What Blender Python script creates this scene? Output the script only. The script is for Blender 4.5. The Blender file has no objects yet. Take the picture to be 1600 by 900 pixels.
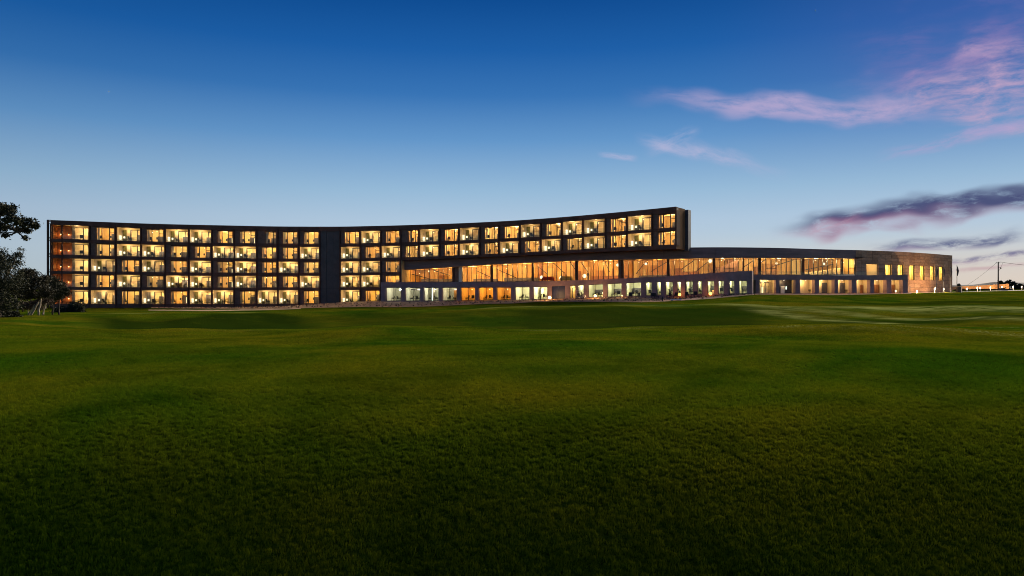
import bpy, math, random
import numpy as np
from mathutils import Vector, Matrix

random.seed(7)
rng = np.random.default_rng(7)
scene = bpy.context.scene
COL = scene.collection
F, CX, CY = 1100.0, 800.0, 450.0      # survey constants: focal length and centre used to turn sightings into positions
CZ = 4.0                              # camera height in the site's datum

# ------------------------------------------------------------------ camera
cam_d = bpy.data.cameras.new('camera')
cam = bpy.data.objects.new('camera', cam_d)
COL.objects.link(cam)
cam.location = (0, 0, CZ)
cam.rotation_euler = (math.radians(90), 0, 0)
cam_d.sensor_width = 36.0
cam_d.lens = 36.0 * F / 1600.0
cam_d.clip_start = 0.1
cam_d.clip_end = 9000
scene.camera = cam

# ------------------------------------------------------------------ sun (soft afterglow from the sunset side), exposure
SUN_EL, SUN_AZ = 23.0, 40.0           # azimuth clockwise from +Y
sd = bpy.data.lights.new('sun', 'SUN')
sd.energy = 5.0
sd.angle = math.radians(28)
sd.color = (1.0, 0.87, 0.66)
sun = bpy.data.objects.new('sun', sd)
COL.objects.link(sun)
_a, _e = math.radians(SUN_AZ), math.radians(SUN_EL)
sdir = Vector((math.sin(_a) * math.cos(_e), math.cos(_a) * math.cos(_e), math.sin(_e)))
sun.rotation_euler = (-sdir).to_track_quat('-Z', 'Y').to_euler()
vs = scene.view_settings
vs.view_transform = 'Standard'
vs.look = 'None'
vs.exposure = 0.0
vs.gamma = 1.0
vs.use_curve_mapping = False
cy = scene.cycles
cy.use_denoising = True
cy.max_bounces = 5
cy.diffuse_bounces = 2
cy.glossy_bounces = 3
cy.transparent_max_bounces = 12
cy.transmission_bounces = 4
cy.sample_clamp_indirect = 3.0
cy.caustics_reflective = False
cy.caustics_refractive = False
cy.use_light_tree = True
cy.filter_width = 1.0
cy.use_adaptive_sampling = True
cy.adaptive_threshold = 0.02

# ------------------------------------------------------------------ world: dusk sky with cirrus
def lin(r, g, b):
    def c(v):
        v /= 255.0
        return v / 12.92 if v <= 0.04045 else ((v + 0.055) / 1.055) ** 2.4
    return (c(r), c(g), c(b), 1.0)

world = bpy.data.worlds.new('World')
scene.world = world
world.use_nodes = True
world.cycles.sampling_method = 'MANUAL'
world.cycles.sample_map_resolution = 256
wt = world.node_tree
wt.nodes.clear()

class NB:
    def __init__(self, tree):
        self.t = tree
    def n(self, typ, **kw):
        nd = self.t.nodes.new(typ)
        for k, v in kw.items():
            setattr(nd, k, v)
        return nd
    def put(self, sock, v):
        if isinstance(v, bpy.types.NodeSocket):
            self.t.links.new(v, sock)
        else:
            sock.default_value = v
    def m(self, op, a, b=0.0, c=0.0, clamp=False):
        nd = self.n('ShaderNodeMath', operation=op, use_clamp=clamp)
        self.put(nd.inputs[0], a); self.put(nd.inputs[1], b); self.put(nd.inputs[2], c)
        return nd.outputs[0]
    def ss(self, v, lo, hi):
        nd = self.n('ShaderNodeMapRange', interpolation_type='SMOOTHSTEP')
        self.put(nd.inputs[0], v); nd.inputs[1].default_value = lo; nd.inputs[2].default_value = hi
        nd.inputs[3].default_value = 0.0; nd.inputs[4].default_value = 1.0
        return nd.outputs[0]
    def mix(self, f, a, b, bt='MIX'):
        nd = self.n('ShaderNodeMix', data_type='RGBA', blend_type=bt)
        self.put(nd.inputs[0], f); self.put(nd.inputs[6], a); self.put(nd.inputs[7], b)
        return nd.outputs[2]
    def xyz(self, x, y, z):
        nd = self.n('ShaderNodeCombineXYZ')
        self.put(nd.inputs[0], x); self.put(nd.inputs[1], y); self.put(nd.inputs[2], z)
        return nd.outputs[0]
    def noise(self, vec, scale, detail=5.0, rough=0.55, dist=0.0):
        nd = self.n('ShaderNodeTexNoise')
        self.put(nd.inputs['Vector'], vec)
        nd.inputs['Scale'].default_value = scale
        nd.inputs['Detail'].default_value = detail
        nd.inputs['Roughness'].default_value = rough
        nd.inputs['Distortion'].default_value = dist
        return nd.outputs[0]
    def ramp(self, fac, stops):
        nd = self.n('ShaderNodeValToRGB')
        r = nd.color_ramp
        while len(r.elements) < len(stops):
            r.elements.new(0.5)
        for e, (p, c) in zip(r.elements, stops):
            e.position = p; e.color = c
        self.put(nd.inputs[0], fac)
        return nd.outputs[0]

W = NB(wt)
tc = W.n('ShaderNodeTexCoord')
sep = W.n('ShaderNodeSeparateXYZ')
wt.links.new(tc.outputs['Generated'], sep.inputs[0])
dx, dy, dz = sep.outputs
# elevation ramp (sine of elevation)
zc = W.m('MAXIMUM', dz, 0.0)
skyramp = W.ramp(zc, [
    (0.000, lin(190, 203, 208)), (0.050, lin(184, 203, 217)), (0.095, lin(172, 197, 220)),
    (0.135, lin(149, 185, 215)), (0.205, lin(97, 149, 201)), (0.263, lin(53, 115, 181)),
    (0.319, lin(24, 93, 166)), (0.379, lin(5, 74, 145)), (0.55, lin(0, 42, 104)), (1.0, lin(0, 24, 70))])
# sunset-side warm horizon band (azimuth of the afterglow, right of view)
azd = W.m('ADD', W.m('MULTIPLY', dx, math.sin(math.radians(46))), W.m('MULTIPLY', dy, math.cos(math.radians(46))))
warm = W.m('MULTIPLY', W.ss(azd, 0.70, 1.0), W.ss(zc, 0.085, 0.0))
col = W.mix(W.m('MULTIPLY', warm, 0.85), skyramp, lin(220, 206, 190))
# sky texture contributes the physical twilight tint
sky = W.n('ShaderNodeTexSky', sky_type='NISHITA')
sky.sun_disc = False
sky.sun_elevation = math.radians(-1.0)
sky.sun_rotation = math.radians(SUN_AZ)
sky.altitude = 20
nish = W.mix(1.0, sky.outputs[0], (0.03, 0.03, 0.03, 1.0), 'MULTIPLY')
col = W.mix(0.35, col, nish, 'ADD')
# darker towards the far left, a little purple towards the upper right
col = W.mix(W.m('MULTIPLY', W.ss(azd, 0.62, 0.0), 0.16), col, (0.0, 0.012, 0.045, 1.0))
purp = W.m('MULTIPLY', W.ss(azd, 0.80, 1.0), W.ss(zc, 0.10, 0.30))
col = W.mix(W.m('MULTIPLY', purp, 0.42), col, lin(84, 94, 166))

# cirrus: streaks given by direction (slope coordinates of the sky dome in front of the site)
yy = W.m('MAXIMUM', dy, 0.06)
front = W.ss(dy, 0.08, 0.3)
PX = W.m('MULTIPLY_ADD', W.m('DIVIDE', dx, yy), F, CX)
PY = W.m('SUBTRACT', CY, W.m('MULTIPLY', W.m('DIVIDE', dz, yy), F))

def cloud(col, p0, p1, thick, alpha, c_main, seed, c_low=None, t0=0.25, t1=0.25, bend=0.0, nsc=1.0, lo=0.36, hi=0.66, grow=0.0):
    L = math.hypot(p1[0] - p0[0], p1[1] - p0[1])
    ex, ey = (p1[0] - p0[0]) / L, (p1[1] - p0[1]) / L
    qx = W.m('SUBTRACT', PX, p0[0]); qy = W.m('SUBTRACT', PY, p0[1])
    u = W.m('ADD', W.m('MULTIPLY', qx, ex), W.m('MULTIPLY', qy, ey))
    v = W.m('SUBTRACT', W.m('MULTIPLY', qy, ex), W.m('MULTIPLY', qx, ey))
    un = W.m('DIVIDE', u, L)
    if bend:
        arch = W.m('MULTIPLY', W.m('MULTIPLY', un, W.m('SUBTRACT', 1.0, un)), 4 * bend)
        v = W.m('SUBTRACT', v, arch)
    big = W.noise(W.xyz(W.m('MULTIPLY', u, 0.0075 * nsc), W.m('MULTIPLY', v, 0.017 * nsc), seed), 1.0, 2.0, 0.5)
    fine = W.noise(W.xyz(W.m('MULTIPLY_ADD', u, 0.020 * nsc, W.m('MULTIPLY', big, 2.6)), W.m('MULTIPLY_ADD', v, 0.075 * nsc, W.m('MULTIPLY', big, 1.8)), seed + 11.3), 1.0, 5.0, 0.64)
    th = thick if not grow else W.m('MULTIPLY_ADD', W.m('MAXIMUM', un, 0.0), grow, thick)
    vn = W.m('DIVIDE', v, th)
    vn = W.m('ADD', vn, W.m('MULTIPLY', W.m('SUBTRACT', big, 0.5), 3.4))
    body = W.ss(W.m('ABSOLUTE', vn), 1.15, 0.05)
    tap = W.m('MULTIPLY', W.ss(un, 0.0, t0), W.ss(un, 1.0, 1.0 - t1) if t1 else 1.0)
    den = W.m('MULTIPLY', W.m('MULTIPLY', body, tap), W.ss(fine, lo, hi))
    den = W.m('MULTIPLY', W.m('MULTIPLY', den, alpha), front)
    c = c_main
    if c_low:
        c = W.mix(W.m('MULTIPLY', W.ss(W.m('ADD', vn, W.m('MULTIPLY', un, -0.9)), -0.55, 0.75), 1.0), c_main, c_low)
    return W.mix(den, col, c)

PINK, LILAC = lin(206, 170, 198), lin(184, 184, 216)
col = cloud(col, (1280, 100), (1720, 30), 70, 0.50, lin(132, 118, 176), 9.2, t0=0.5, t1=0.0, lo=0.18, hi=0.8)
col = cloud(col, (960, 148), (1480, 172), 15, 0.9, lin(182, 168, 206), 2.1, t0=0.45, t1=0.2, bend=6, lo=0.10, hi=0.68, grow=16)
col = cloud(col, (1290, 172), (1760, 92), 50, 0.86, PINK, 4.6, t0=0.5, t1=0.0, lo=0.24, hi=0.82, grow=30)
col = cloud(col, (1330, 150), (1600, 60), 30, 0.45, lin(176, 146, 192), 14.9, t0=0.4, t1=0.2, lo=0.2, hi=0.75)
col = cloud(col, (985, 212), (1250, 284), 14, 0.72, LILAC, 5.5, t0=0.2, t1=0.5, lo=0.2, hi=0.75)
col = cloud(col, (1000, 236), (1100, 200), 15, 0.55, LILAC, 7.7, t0=0.35, t1=0.35, lo=0.3, hi=0.7)
col = cloud(col, (930, 243), (1000, 250), 6, 0.7, LILAC, 8.3, t0=0.3, t1=0.3, lo=0.25, hi=0.6)
col = cloud(col, (1360, 252), (1640, 178), 12, 0.75, lin(180, 164, 206), 3.3, t0=0.3, t1=0.1, lo=0.25, hi=0.75)
col = cloud(col, (1190, 356), (1760, 284), 19, 0.97, lin(70, 76, 118), 6.4, c_low=lin(180, 112, 142), t0=0.22, t1=0.0, bend=4, lo=0.08, hi=0.55, grow=11)
col = cloud(col, (1255, 368), (1360, 330), 12, 0.55, lin(198, 150, 172), 12.6, t0=0.3, t1=0.5, lo=0.3, hi=0.66)
col = cloud(col, (1340, 390), (1620, 364), 10, 0.92, lin(84, 92, 134), 1.7, c_low=lin(150, 122, 158), t0=0.3, t1=0.25, lo=0.25, hi=0.6, grow=4)
col = cloud(col, (1430, 410), (1740, 384), 9, 0.85, lin(100, 96, 140), 13.2, c_low=lin(176, 140, 168), t0=0.25, t1=0.0, lo=0.3, hi=0.62)
col = cloud(col, (1470, 424), (1640, 410), 5, 0.55, lin(190, 150, 160), 15.1, t0=0.25, t1=0.3, lo=0.3, hi=0.65)
# two early stars
for sx, sy, sr in ((170, 143, 0.75), (1274, 16, 0.5)):
    dd = W.m('SQRT', W.m('ADD', W.m('POWER', W.m('SUBTRACT', PX, float(sx)), 2.0), W.m('POWER', W.m('SUBTRACT', PY, float(sy)), 2.0)))
    col = W.mix(W.m('MULTIPLY', W.m('MULTIPLY', W.ss(dd, 1.5 * sr, 0.3 * sr), 0.8), front), col, (1, 1, 1, 1))
# below the horizon: dark land
col = W.mix(W.ss(dz, 0.0, -0.02), col, (0.02, 0.022, 0.02, 1.0))
bg = W.n('ShaderNodeBackground')
wt.links.new(col, bg.inputs[0])
bg.inputs[1].default_value = 1.0
wo = W.n('ShaderNodeOutputWorld')
wt.links.new(bg.outputs[0], wo.inputs[0])

# ------------------------------------------------------------------ materials
MATS = {}
def mat(name, base=(0.5, 0.5, 0.5), rough=0.7, var=0.0, vscale=3.0, bump=0.0, bscale=20.0, metal=0.0, spec=0.4, stretch=None, var_col=None):
    m = bpy.data.materials.new(name)
    m.use_nodes = True
    nt = m.node_tree
    B = NB(nt)
    p = nt.nodes['Principled BSDF']
    p.inputs['Roughness'].default_value = rough
    p.inputs['Metallic'].default_value = metal
    p.inputs['Specular IOR Level'].default_value = spec
    c4 = tuple(base) + (1.0,)
    geo = B.n('ShaderNodeNewGeometry')
    vec = geo.outputs['Position']
    if stretch:
        mp = B.n('ShaderNodeVectorMath', operation='MULTIPLY')
        nt.links.new(vec, mp.inputs[0]); mp.inputs[1].default_value = stretch
        vec = mp.outputs[0]
    if var > 0:
        nz = B.noise(vec, vscale, 5.0, 0.6)
        lo = tuple(x * (1 - var) for x in base) + (1.0,)
        hi = (tuple(var_col) if var_col else tuple(min(1, x * (1 + var)) for x in base)) + (1.0,)
        c = B.ramp(nz, [(0.30, lo), (0.5, c4), (0.72, hi)])
        nt.links.new(c, p.inputs['Base Color'])
    else:
        p.inputs['Base Color'].default_value = c4
    if bump > 0:
        bn = B.n('ShaderNodeBump')
        bn.inputs['Strength'].default_value = bump
        bn.inputs['Distance'].default_value = 0.05
        nt.links.new(B.noise(vec, bscale, 6.0, 0.6), bn.inputs['Height'])
        nt.links.new(bn.outputs[0], p.inputs['Normal'])
    MATS[name] = m
    return m

def emis(name, color, strength, sample=False):
    m = bpy.data.materials.new(name)
    m.use_nodes = True
    nt = m.node_tree
    nt.nodes.clear()
    e = nt.nodes.new('ShaderNodeEmission')
    e.inputs[0].default_value = tuple(color) + (1.0,)
    e.inputs[1].default_value = strength
    o = nt.nodes.new('ShaderNodeOutputMaterial')
    nt.links.new(e.outputs[0], o.inputs[0])
    if not sample:
        m.cycles.emission_sampling = 'NONE'
    MATS[name] = m
    return m

def glass(name, tint=(0.93, 0.95, 0.94), refl=0.07):
    m = bpy.data.materials.new(name)
    m.use_nodes = True
    nt = m.node_tree
    nt.nodes.clear()
    B = NB(nt)
    t = B.n('ShaderNodeBsdfTransparent'); t.inputs[0].default_value = tuple(tint) + (1,)
    g = B.n('ShaderNodeBsdfGlossy'); g.inputs['Roughness'].default_value = 0.03
    lw = B.n('ShaderNodeLayerWeight'); lw.inputs[0].default_value = 0.5
    fac = B.m('MULTIPLY_ADD', B.m('POWER', lw.outputs['Facing'], 5.0), 0.55, refl, clamp=True)
    mx = B.n('ShaderNodeMixShader')
    nt.links.new(fac, mx.inputs[0]); nt.links.new(t.outputs[0], mx.inputs[1]); nt.links.new(g.outputs[0], mx.inputs[2])
    o = B.n('ShaderNodeOutputMaterial')
    nt.links.new(mx.outputs[0], o.inputs[0])
    MATS[name] = m
    return m

mat('facade', (0.160, 0.085, 0.062), 0.75, 0.35, 0.6, 0.08, 6, spec=0.08)
mat('facade_edge', (0.115, 0.058, 0.042), 0.75, 0.25, 1.0, spec=0.08)
mat('jamb', (0.20, 0.110, 0.075), 0.6, 0.3, 1.5)
mat('stair_clad', (0.070, 0.055, 0.055), 0.38, 0.3, 0.8, 0.05, 8)
mat('zinc', (0.26, 0.165, 0.155), 0.5, 0.30, 0.5, 0.08, 5, spec=0.25, stretch=(0.4, 0.4, 3.0))
mat('render', (0.30, 0.20, 0.195), 0.75, 0.22, 0.7, 0.15, 12)
mat('cream', (0.80, 0.63, 0.37), 0.8, 0.06, 0.8)
mat('ceiling', (0.85, 0.78, 0.62), 0.85)
mat('orange_wall', (0.76, 0.49, 0.18), 0.75, 0.14, 0.9)
mat('amber_wall', (0.70, 0.52, 0.24), 0.75, 0.10, 0.9)
mat('floor_room', (0.22, 0.15, 0.09), 0.5, 0.2, 2.0)
mat('timber', (0.30, 0.125, 0.05), 0.55, 0.35, 1.2, 0.1, 10, stretch=(1, 1, 0.15))
mat('timber_pale', (0.22, 0.11, 0.05), 0.8, 0.25, 1.2, 0.1, 10, spec=0.05, stretch=(1, 1, 0.15))
mat('timber_mid', (0.45, 0.22, 0.07), 0.55, 0.3, 1.2, stretch=(1, 1, 0.15))
mat('frame', (0.018, 0.016, 0.017), 0.4, spec=0.5)
mat('joinery', (0.060, 0.056, 0.070), 0.35, 0.3, 1.3)
mat('curtain_olive', (0.20, 0.18, 0.06), 0.9, 0.15, 2)
mat('curtain_cream', (0.72, 0.60, 0.38), 0.9, 0.08, 2)
mat('curtain_grey', (0.30, 0.27, 0.22), 0.9, 0.15, 2)
mat('white_wall', (0.80, 0.80, 0.68), 0.8, 0.06, 0.7)
mat('green_wall', (0.76, 0.76, 0.55), 0.8, 0.08, 0.7)
mat('hall_wall', (0.66, 0.38, 0.12), 0.65, 0.45, 0.5, var_col=(0.82, 0.60, 0.30), stretch=(1, 1, 0.25))
mat('hall_ceiling', (0.74, 0.44, 0.16), 0.6, 0.22, 0.3, stretch=(3, 0.4, 1))
mat('hall_floor', (0.16, 0.09, 0.05), 0.4, 0.2, 1.0)
mat('slate', (0.10, 0.095, 0.11), 0.5, 0.3, 1.0)
mat('blue_door', (0.018, 0.030, 0.095), 0.45, 0.2, 1.0)
mat('stone', (0.52, 0.285, 0.16), 0.85, 0.28, 1.1, 0.35, 9, stretch=(1, 1, 2.6))
mat('stone_b', (0.44, 0.235, 0.13), 0.85, 0.30, 1.3, 0.35, 9, stretch=(1, 1, 2.6))
mat('stone_c', (0.56, 0.32, 0.19), 0.85, 0.28, 1.0, 0.35, 9, stretch=(1, 1, 2.6))
mat('stone_joint', (0.07, 0.05, 0.04), 0.9)
mat('concrete', (0.36, 0.34, 0.31), 0.85, 0.2, 1.5, 0.2, 12)
mat('paving', (0.30, 0.27, 0.23), 0.8, 0.2, 1.5)
mat('mulch', (0.54, 0.30, 0.18), 0.95, 0.55, 1.3, 0.9, 4, var_col=(0.55, 0.33, 0.22))
mat('sand', (0.58, 0.39, 0.25), 0.95, 0.3, 0.8, 0.4, 6)
mat('bark_dark', (0.06, 0.045, 0.035), 0.9, 0.4, 5, 0.5, 14)
mat('bark_pale', (0.42, 0.34, 0.25), 0.9, 0.4, 4, 0.5, 14)
mat('metal_pole', (0.20, 0.20, 0.20), 0.4, metal=0.6)
mat('pole_wood', (0.10, 0.075, 0.06), 0.85, 0.3, 3)
mat('flag', (0.035, 0.035, 0.055), 0.85, 0.2, 3)
mat('fabric_dark', (0.03, 0.028, 0.03), 0.8)
mat('fabric_red', (0.55, 0.035, 0.02), 0.7)
mat('fabric_yellow', (0.62, 0.42, 0.02), 0.7)
mat('table_wood', (0.20, 0.11, 0.05), 0.5)
mat('white_paint', (0.8, 0.8, 0.78), 0.5)
mat('black_paint', (0.02, 0.02, 0.022), 0.4)
mat('skin', (0.45, 0.28, 0.2), 0.6)
mat('hill', (0.045, 0.050, 0.075), 0.95, 0.3, 0.01)
mat('wall_far', (0.46, 0.28, 0.15), 0.85, 0.15, 0.3)
glass('glass', (0.96, 0.96, 0.94), 0.022)
glass('glass_low', (0.92, 0.94, 0.92), 0.025)
emis('lamp_white', (1.0, 0.84, 0.55), 1.9)
emis('lamp_warm', (1.0, 0.62, 0.22), 4.0)
emis('lamp_bright', (1.0, 0.62, 0.22), 36.0)
emis('lamp_orange', (1.0, 0.36, 0.06), 7.0)
emis('downlight', (1.0, 0.84, 0.55), 2.5)
emis('cool_tube', (0.85, 1.0, 0.80), 1.6)
emis('lit_panel', (1.0, 0.80, 0.40), 1.5)
emis('lamp_road', (1.0, 0.78, 0.58), 4.5)

# ------------------------------------------------------------------ mesh helpers
class MB:
    def __init__(self):
        self.v, self.f, self.mi = [], [], []
    def quad(self, a, b, c, d, mi=0):
        i = len(self.v)
        self.v += [a, b, c, d]; self.f.append((i, i + 1, i + 2, i + 3)); self.mi.append(mi)
    def box8(self, p, mi=0):
        i = len(self.v)
        self.v += p
        for f in ((0, 3, 2, 1), (4, 5, 6, 7), (0, 1, 5, 4), (1, 2, 6, 5), (2, 3, 7, 6), (3, 0, 4, 7)):
            self.f.append(tuple(i + k for k in f)); self.mi.append(mi)
    def box(self, x0, x1, y0, y1, z0, z1, mi=0):
        self.box8([(x0, y0, z0), (x1, y0, z0), (x1, y1, z0), (x0, y1, z0), (x0, y0, z1), (x1, y0, z1), (x1, y1, z1), (x0, y1, z1)], mi)
    def tube(self, pts, radii, n=8, mi=0, cap=True):
        pts = [Vector(p) for p in pts]
        rings = []
        for k, p in enumerate(pts):
            t = (pts[min(k + 1, len(pts) - 1)] - pts[max(k - 1, 0)])
            if t.length < 1e-9: t = Vector((0, 0, 1))
            t.normalize()
            a = t.cross(Vector((0, 1, 0)) if abs(t.y) < 0.9 else Vector((1, 0, 0))).normalized()
            b = t.cross(a)
            i = len(self.v)
            for q in range(n):
                an = 2 * math.pi * q / n
                self.v.append(tuple(p + (a * math.cos(an) + b * math.sin(an)) * radii[k]))
            rings.append(i)
        for r0, r1 in zip(rings, rings[1:]):
            for q in range(n):
                self.f.append((r0 + q, r0 + (q + 1) % n, r1 + (q + 1) % n, r1 + q)); self.mi.append(mi)
        if cap:
            self.f.append(tuple(rings[0] + q for q in range(n))[::-1]); self.mi.append(mi)
            self.f.append(tuple(rings[-1] + q for q in range(n))); self.mi.append(mi)
    def lathe(self, prof, c=(0, 0, 0), n=12, mi=0):
        self.tube([(c[0], c[1], c[2] + z) for r, z in prof], [max(r, 1e-4) for r, z in prof], n, mi)
    def mesh(self, name, mats, smooth=False):
        me = bpy.data.meshes.new(name)
        me.from_pydata([tuple(p) for p in self.v], [], self.f)
        for m in (mats if isinstance(mats, (list, tuple)) else [mats]):
            me.materials.append(MATS[m])
        if any(self.mi):
            me.polygons.foreach_set('material_index', self.mi)
        if smooth:
            me.polygons.foreach_set('use_smooth', [True] * len(me.polygons))
        me.update()
        return me
    def obj(self, name, mats, parent=None, smooth=False):
        return link(name, self.mesh(name, mats, smooth), parent)

def link(name, me, parent=None):
    o = bpy.data.objects.new(name, me)
    COL.objects.link(o)
    if parent:
        o.parent = parent
        if parent.type == 'EMPTY':
            o.matrix_parent_inverse = Matrix.Translation(parent.location).inverted()
    return o

def tag(o, label, cat, group=None):
    o['label'] = label; o['category'] = cat
    if group: o['group'] = group
    return o

def thing(name, loc, label, cat, group=None):
    o = bpy.data.objects.new(name, None)
    COL.objects.link(o)
    o.location = loc
    o.empty_display_size = 0.5
    return tag(o, label, cat, group)

def kind(o, k):
    o['kind'] = k
    return o

def point(name, loc, energy, color, size=0.15, parent=None):
    l = bpy.data.lights.new(name, 'POINT')
    l.energy = energy; l.color = color; l.shadow_soft_size = size
    o = bpy.data.objects.new(name, l)
    COL.objects.link(o)
    o.location = loc
    if parent:
        o.parent = parent
        if parent.type == 'EMPTY':
            o.matrix_parent_inverse = Matrix.Translation(parent.location).inverted()
    return o

def curve(pts):
    xs = np.array([p[0] for p in pts], float); ys = np.array([p[1] for p in pts], float)
    m = np.zeros_like(xs); dl = np.diff(ys) / np.diff(xs)
    m[0], m[-1] = dl[0], dl[-1]
    for k in range(1, len(xs) - 1):
        m[k] = 0 if dl[k - 1] * dl[k] <= 0 else 2 * dl[k - 1] * dl[k] / (dl[k - 1] + dl[k])
    def f(x):
        x = np.asarray(x, float)
        k = np.clip(np.searchsorted(xs, x) - 1, 0, len(xs) - 2)
        h = xs[k + 1] - xs[k]
        t = (x - xs[k]) / h
        inside = ((2 * t**3 - 3 * t**2 + 1) * ys[k] + (t**3 - 2 * t**2 + t) * h * m[k] + (-2 * t**3 + 3 * t**2) * ys[k + 1] + (t**3 - t**2) * h * m[k + 1])
        r = np.where(t < 0, ys[0] + (x - xs[0]) * m[0], np.where(t > 1, ys[-1] + (x - xs[-1]) * m[-1], inside))
        return float(r) if r.ndim == 0 else r
    return f

def P(px, py, d):
    return ((px - CX) / F * d, d, CZ + (CY - py) / F * d)

# ------------------------------------------------------------------ site survey: plan curves (distance by bearing) and level lines
D_tower = curve([(60, 138.6), (75, 139), (200, 142), (313, 146), (440, 149.5), (520, 150.5), (620, 149.5), (700, 146.5), (800, 141.5), (900, 135.5), (1000, 129), (1057, 125.2)])
D_pod = curve([(595, 143.5), (700, 138.6), (800, 134), (900, 129), (1000, 124.2), (1100, 119.6), (1175, 116.5)])
D_fas = curve([(620, 151.5), (700, 149.5), (800, 145), (900, 139.5), (1000, 133.5), (1057, 130.8), (1100, 129.3), (1150, 128.8), (1200, 129.6), (1290, 134.4), (1352, 138.2)])
D_col = curve([(1176, 124), (1250, 125), (1300, 127), (1350, 129.6), (1420, 134)])
D_wing = curve([(1330, 136.6), (1350, 138.2), (1400, 142.8), (1450, 150.4), (1490, 160)])

Y_roof = curve([(60, 343.2), (73, 343.6), (149, 346.4), (250, 350), (350, 352.2), (450, 354), (520, 354.2), (590, 353), (690, 350), (790, 345.5), (870, 340), (950, 333.2), (1057, 322.9)])
ROWT = [curve(c) for c in (
    [(75, 350.6), (118, 351.9), (200, 355.6), (313, 358.8), (420, 360.3), (500, 361), (578, 360.3), (670, 357.8), (733, 355.4), (828, 350), (894, 345.2), (928, 342.4), (999, 336.6), (1057, 331.8)],
    [(75, 377.5), (118, 378.7), (200, 381.0), (313, 383.6), (420, 385.0), (500, 385.4), (578, 384.4), (670, 382), (733, 379.6), (828, 374.9), (894, 370.9), (928, 368.6), (999, 363.6), (1057, 359)],
    [(75, 402.8), (200, 405), (313, 407), (420, 408.4), (500, 408.4), (627, 406.6)],
    [(75, 427.2), (200, 429), (313, 430.5), (500, 430.5), (627, 429)],
    [(75, 452.4), (200, 453.4), (500, 453.2), (627, 452)])]
ROWB = [curve(c) for c in (
    [(75, 372.8), (118, 374), (200, 376.6), (313, 379.3), (420, 380.6), (500, 381), (578, 380), (670, 377.7), (733, 375.2), (828, 370.8), (894, 366.7), (928, 364.4), (999, 359.6), (1057, 355)],
    [(75, 397.6), (118, 398.6), (200, 400.6), (313, 402.8), (420, 404.1), (500, 404.5), (578, 403.4), (670, 401), (733, 398.4), (828, 394.2), (894, 390.5), (928, 388.4), (999, 385), (1057, 382.2)],
    [(75, 423.4), (200, 424.8), (313, 426), (500, 426.4), (627, 425.2)],
    [(75, 448), (200, 449), (313, 449.5), (500, 449.2), (627, 448.3)],
    [(75, 474.8), (200, 475.2), (500, 474.4), (627, 473)])]

class Cell:
    """a bay: a = 0..1 along the wall, b = 0..1 from opening bottom to top, w = metres into the building"""
    def __init__(s, px0, px1, D, yt0, yt1, yb0, yb1, off=0.0):
        s.p0 = np.array(P(px0, 0, D(px0))[:2]); s.p1 = np.array(P(px1, 0, D(px1))[:2])
        t = s.p1 - s.p0
        s.len = float(np.hypot(*t)); t = t / s.len
        s.t = t
        s.n = np.array((-t[1], t[0]))
        if s.n[1] < 0: s.n = -s.n
        s.p0 = s.p0 + s.n * off; s.p1 = s.p1 + s.n * off
        s.zt = (P(px0, yt0, D(px0))[2], P(px1, yt1, D(px1))[2])
        s.zb = (P(px0, yb0, D(px0))[2], P(px1, yb1, D(px1))[2])
    def pt(s, a, b, w):
        q = s.p0 + (s.p1 - s.p0) * a + s.n * w
        zt = s.zt[0] + (s.zt[1] - s.zt[0]) * a; zb = s.zb[0] + (s.zb[1] - s.zb[0]) * a
        return (float(q[0]), float(q[1]), float(zb + (zt - zb) * b))
    def box(s, mb, a0, a1, b0, b1, w0, w1, mi=0):
        g = s.pt
        mb.box8([g(a0, b0, w0), g(a1, b0, w0), g(a1, b0, w1), g(a0, b0, w1), g(a0, b1, w0), g(a1, b1, w0), g(a1, b1, w1), g(a0, b1, w1)], mi)
    def shell(s, mb, a0, a1, b0, b1, w0, w1, mi=(0, 1, 2, 0), spread=0.0):
        """inside faces of a room: side walls, ceiling, floor, back"""
        g = s.pt
        c0, c1 = a0 - spread, a1 + spread
        mb.quad(g(a0, b0, w0), g(c0, b0, w1), g(c0, b1, w1), g(a0, b1, w0), mi[0])
        mb.quad(g(a1, b0, w0), g(a1, b1, w0), g(c1, b1, w1), g(c1, b0, w1), mi[0])
        mb.quad(g(a0, b1, w0), g(c0, b1, w1), g(c1, b1, w1), g(a1, b1, w0), mi[1])
        mb.quad(g(a0, b0, w0), g(a1, b0, w0), g(c1, b0, w1), g(c0, b0, w1), mi[2])
        mb.quad(g(c0, b0, w1), g(c1, b0, w1), g(c1, b1, w1), g(c0, b1, w1), mi[3])
    def rot(s):
        return math.atan2(s.t[1], s.t[0])

def strip(mb, pxs, D, yt, yb, th, off=0.0, mi=0, ztop=None):
    """a wall that follows a plan curve, th thick"""
    pts = []
    for k, px in enumerate(pxs):
        a, b = pxs[max(k - 1, 0)], pxs[min(k + 1, len(pxs) - 1)]
        t = np.array(P(b, 0, D(b))[:2]) - np.array(P(a, 0, D(a))[:2])
        t /= np.hypot(*t)
        n = np.array((-t[1], t[0]))
        if n[1] < 0: n = -n
        d = D(px)
        q = np.array(P(px, 0, d)[:2])
        f_, r_ = q + n * off, q + n * (off + th)
        pts.append((f_, r_, P(px, yt(px), d)[2], P(px, yb(px), d)[2]))
    for (f0, r0, t0, b0), (f1, r1, t1, b1) in zip(pts, pts[1:]):
        mb.box8([(*f0, b0), (*f1, b1), (*r1, b1), (*r0, b0), (*f0, t0), (*f1, t1), (*r1, t1), (*r0, t0)], mi)

def fr(n, a, b):
    return [a + (b - a) * k / n for k in range(n + 1)]

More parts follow.
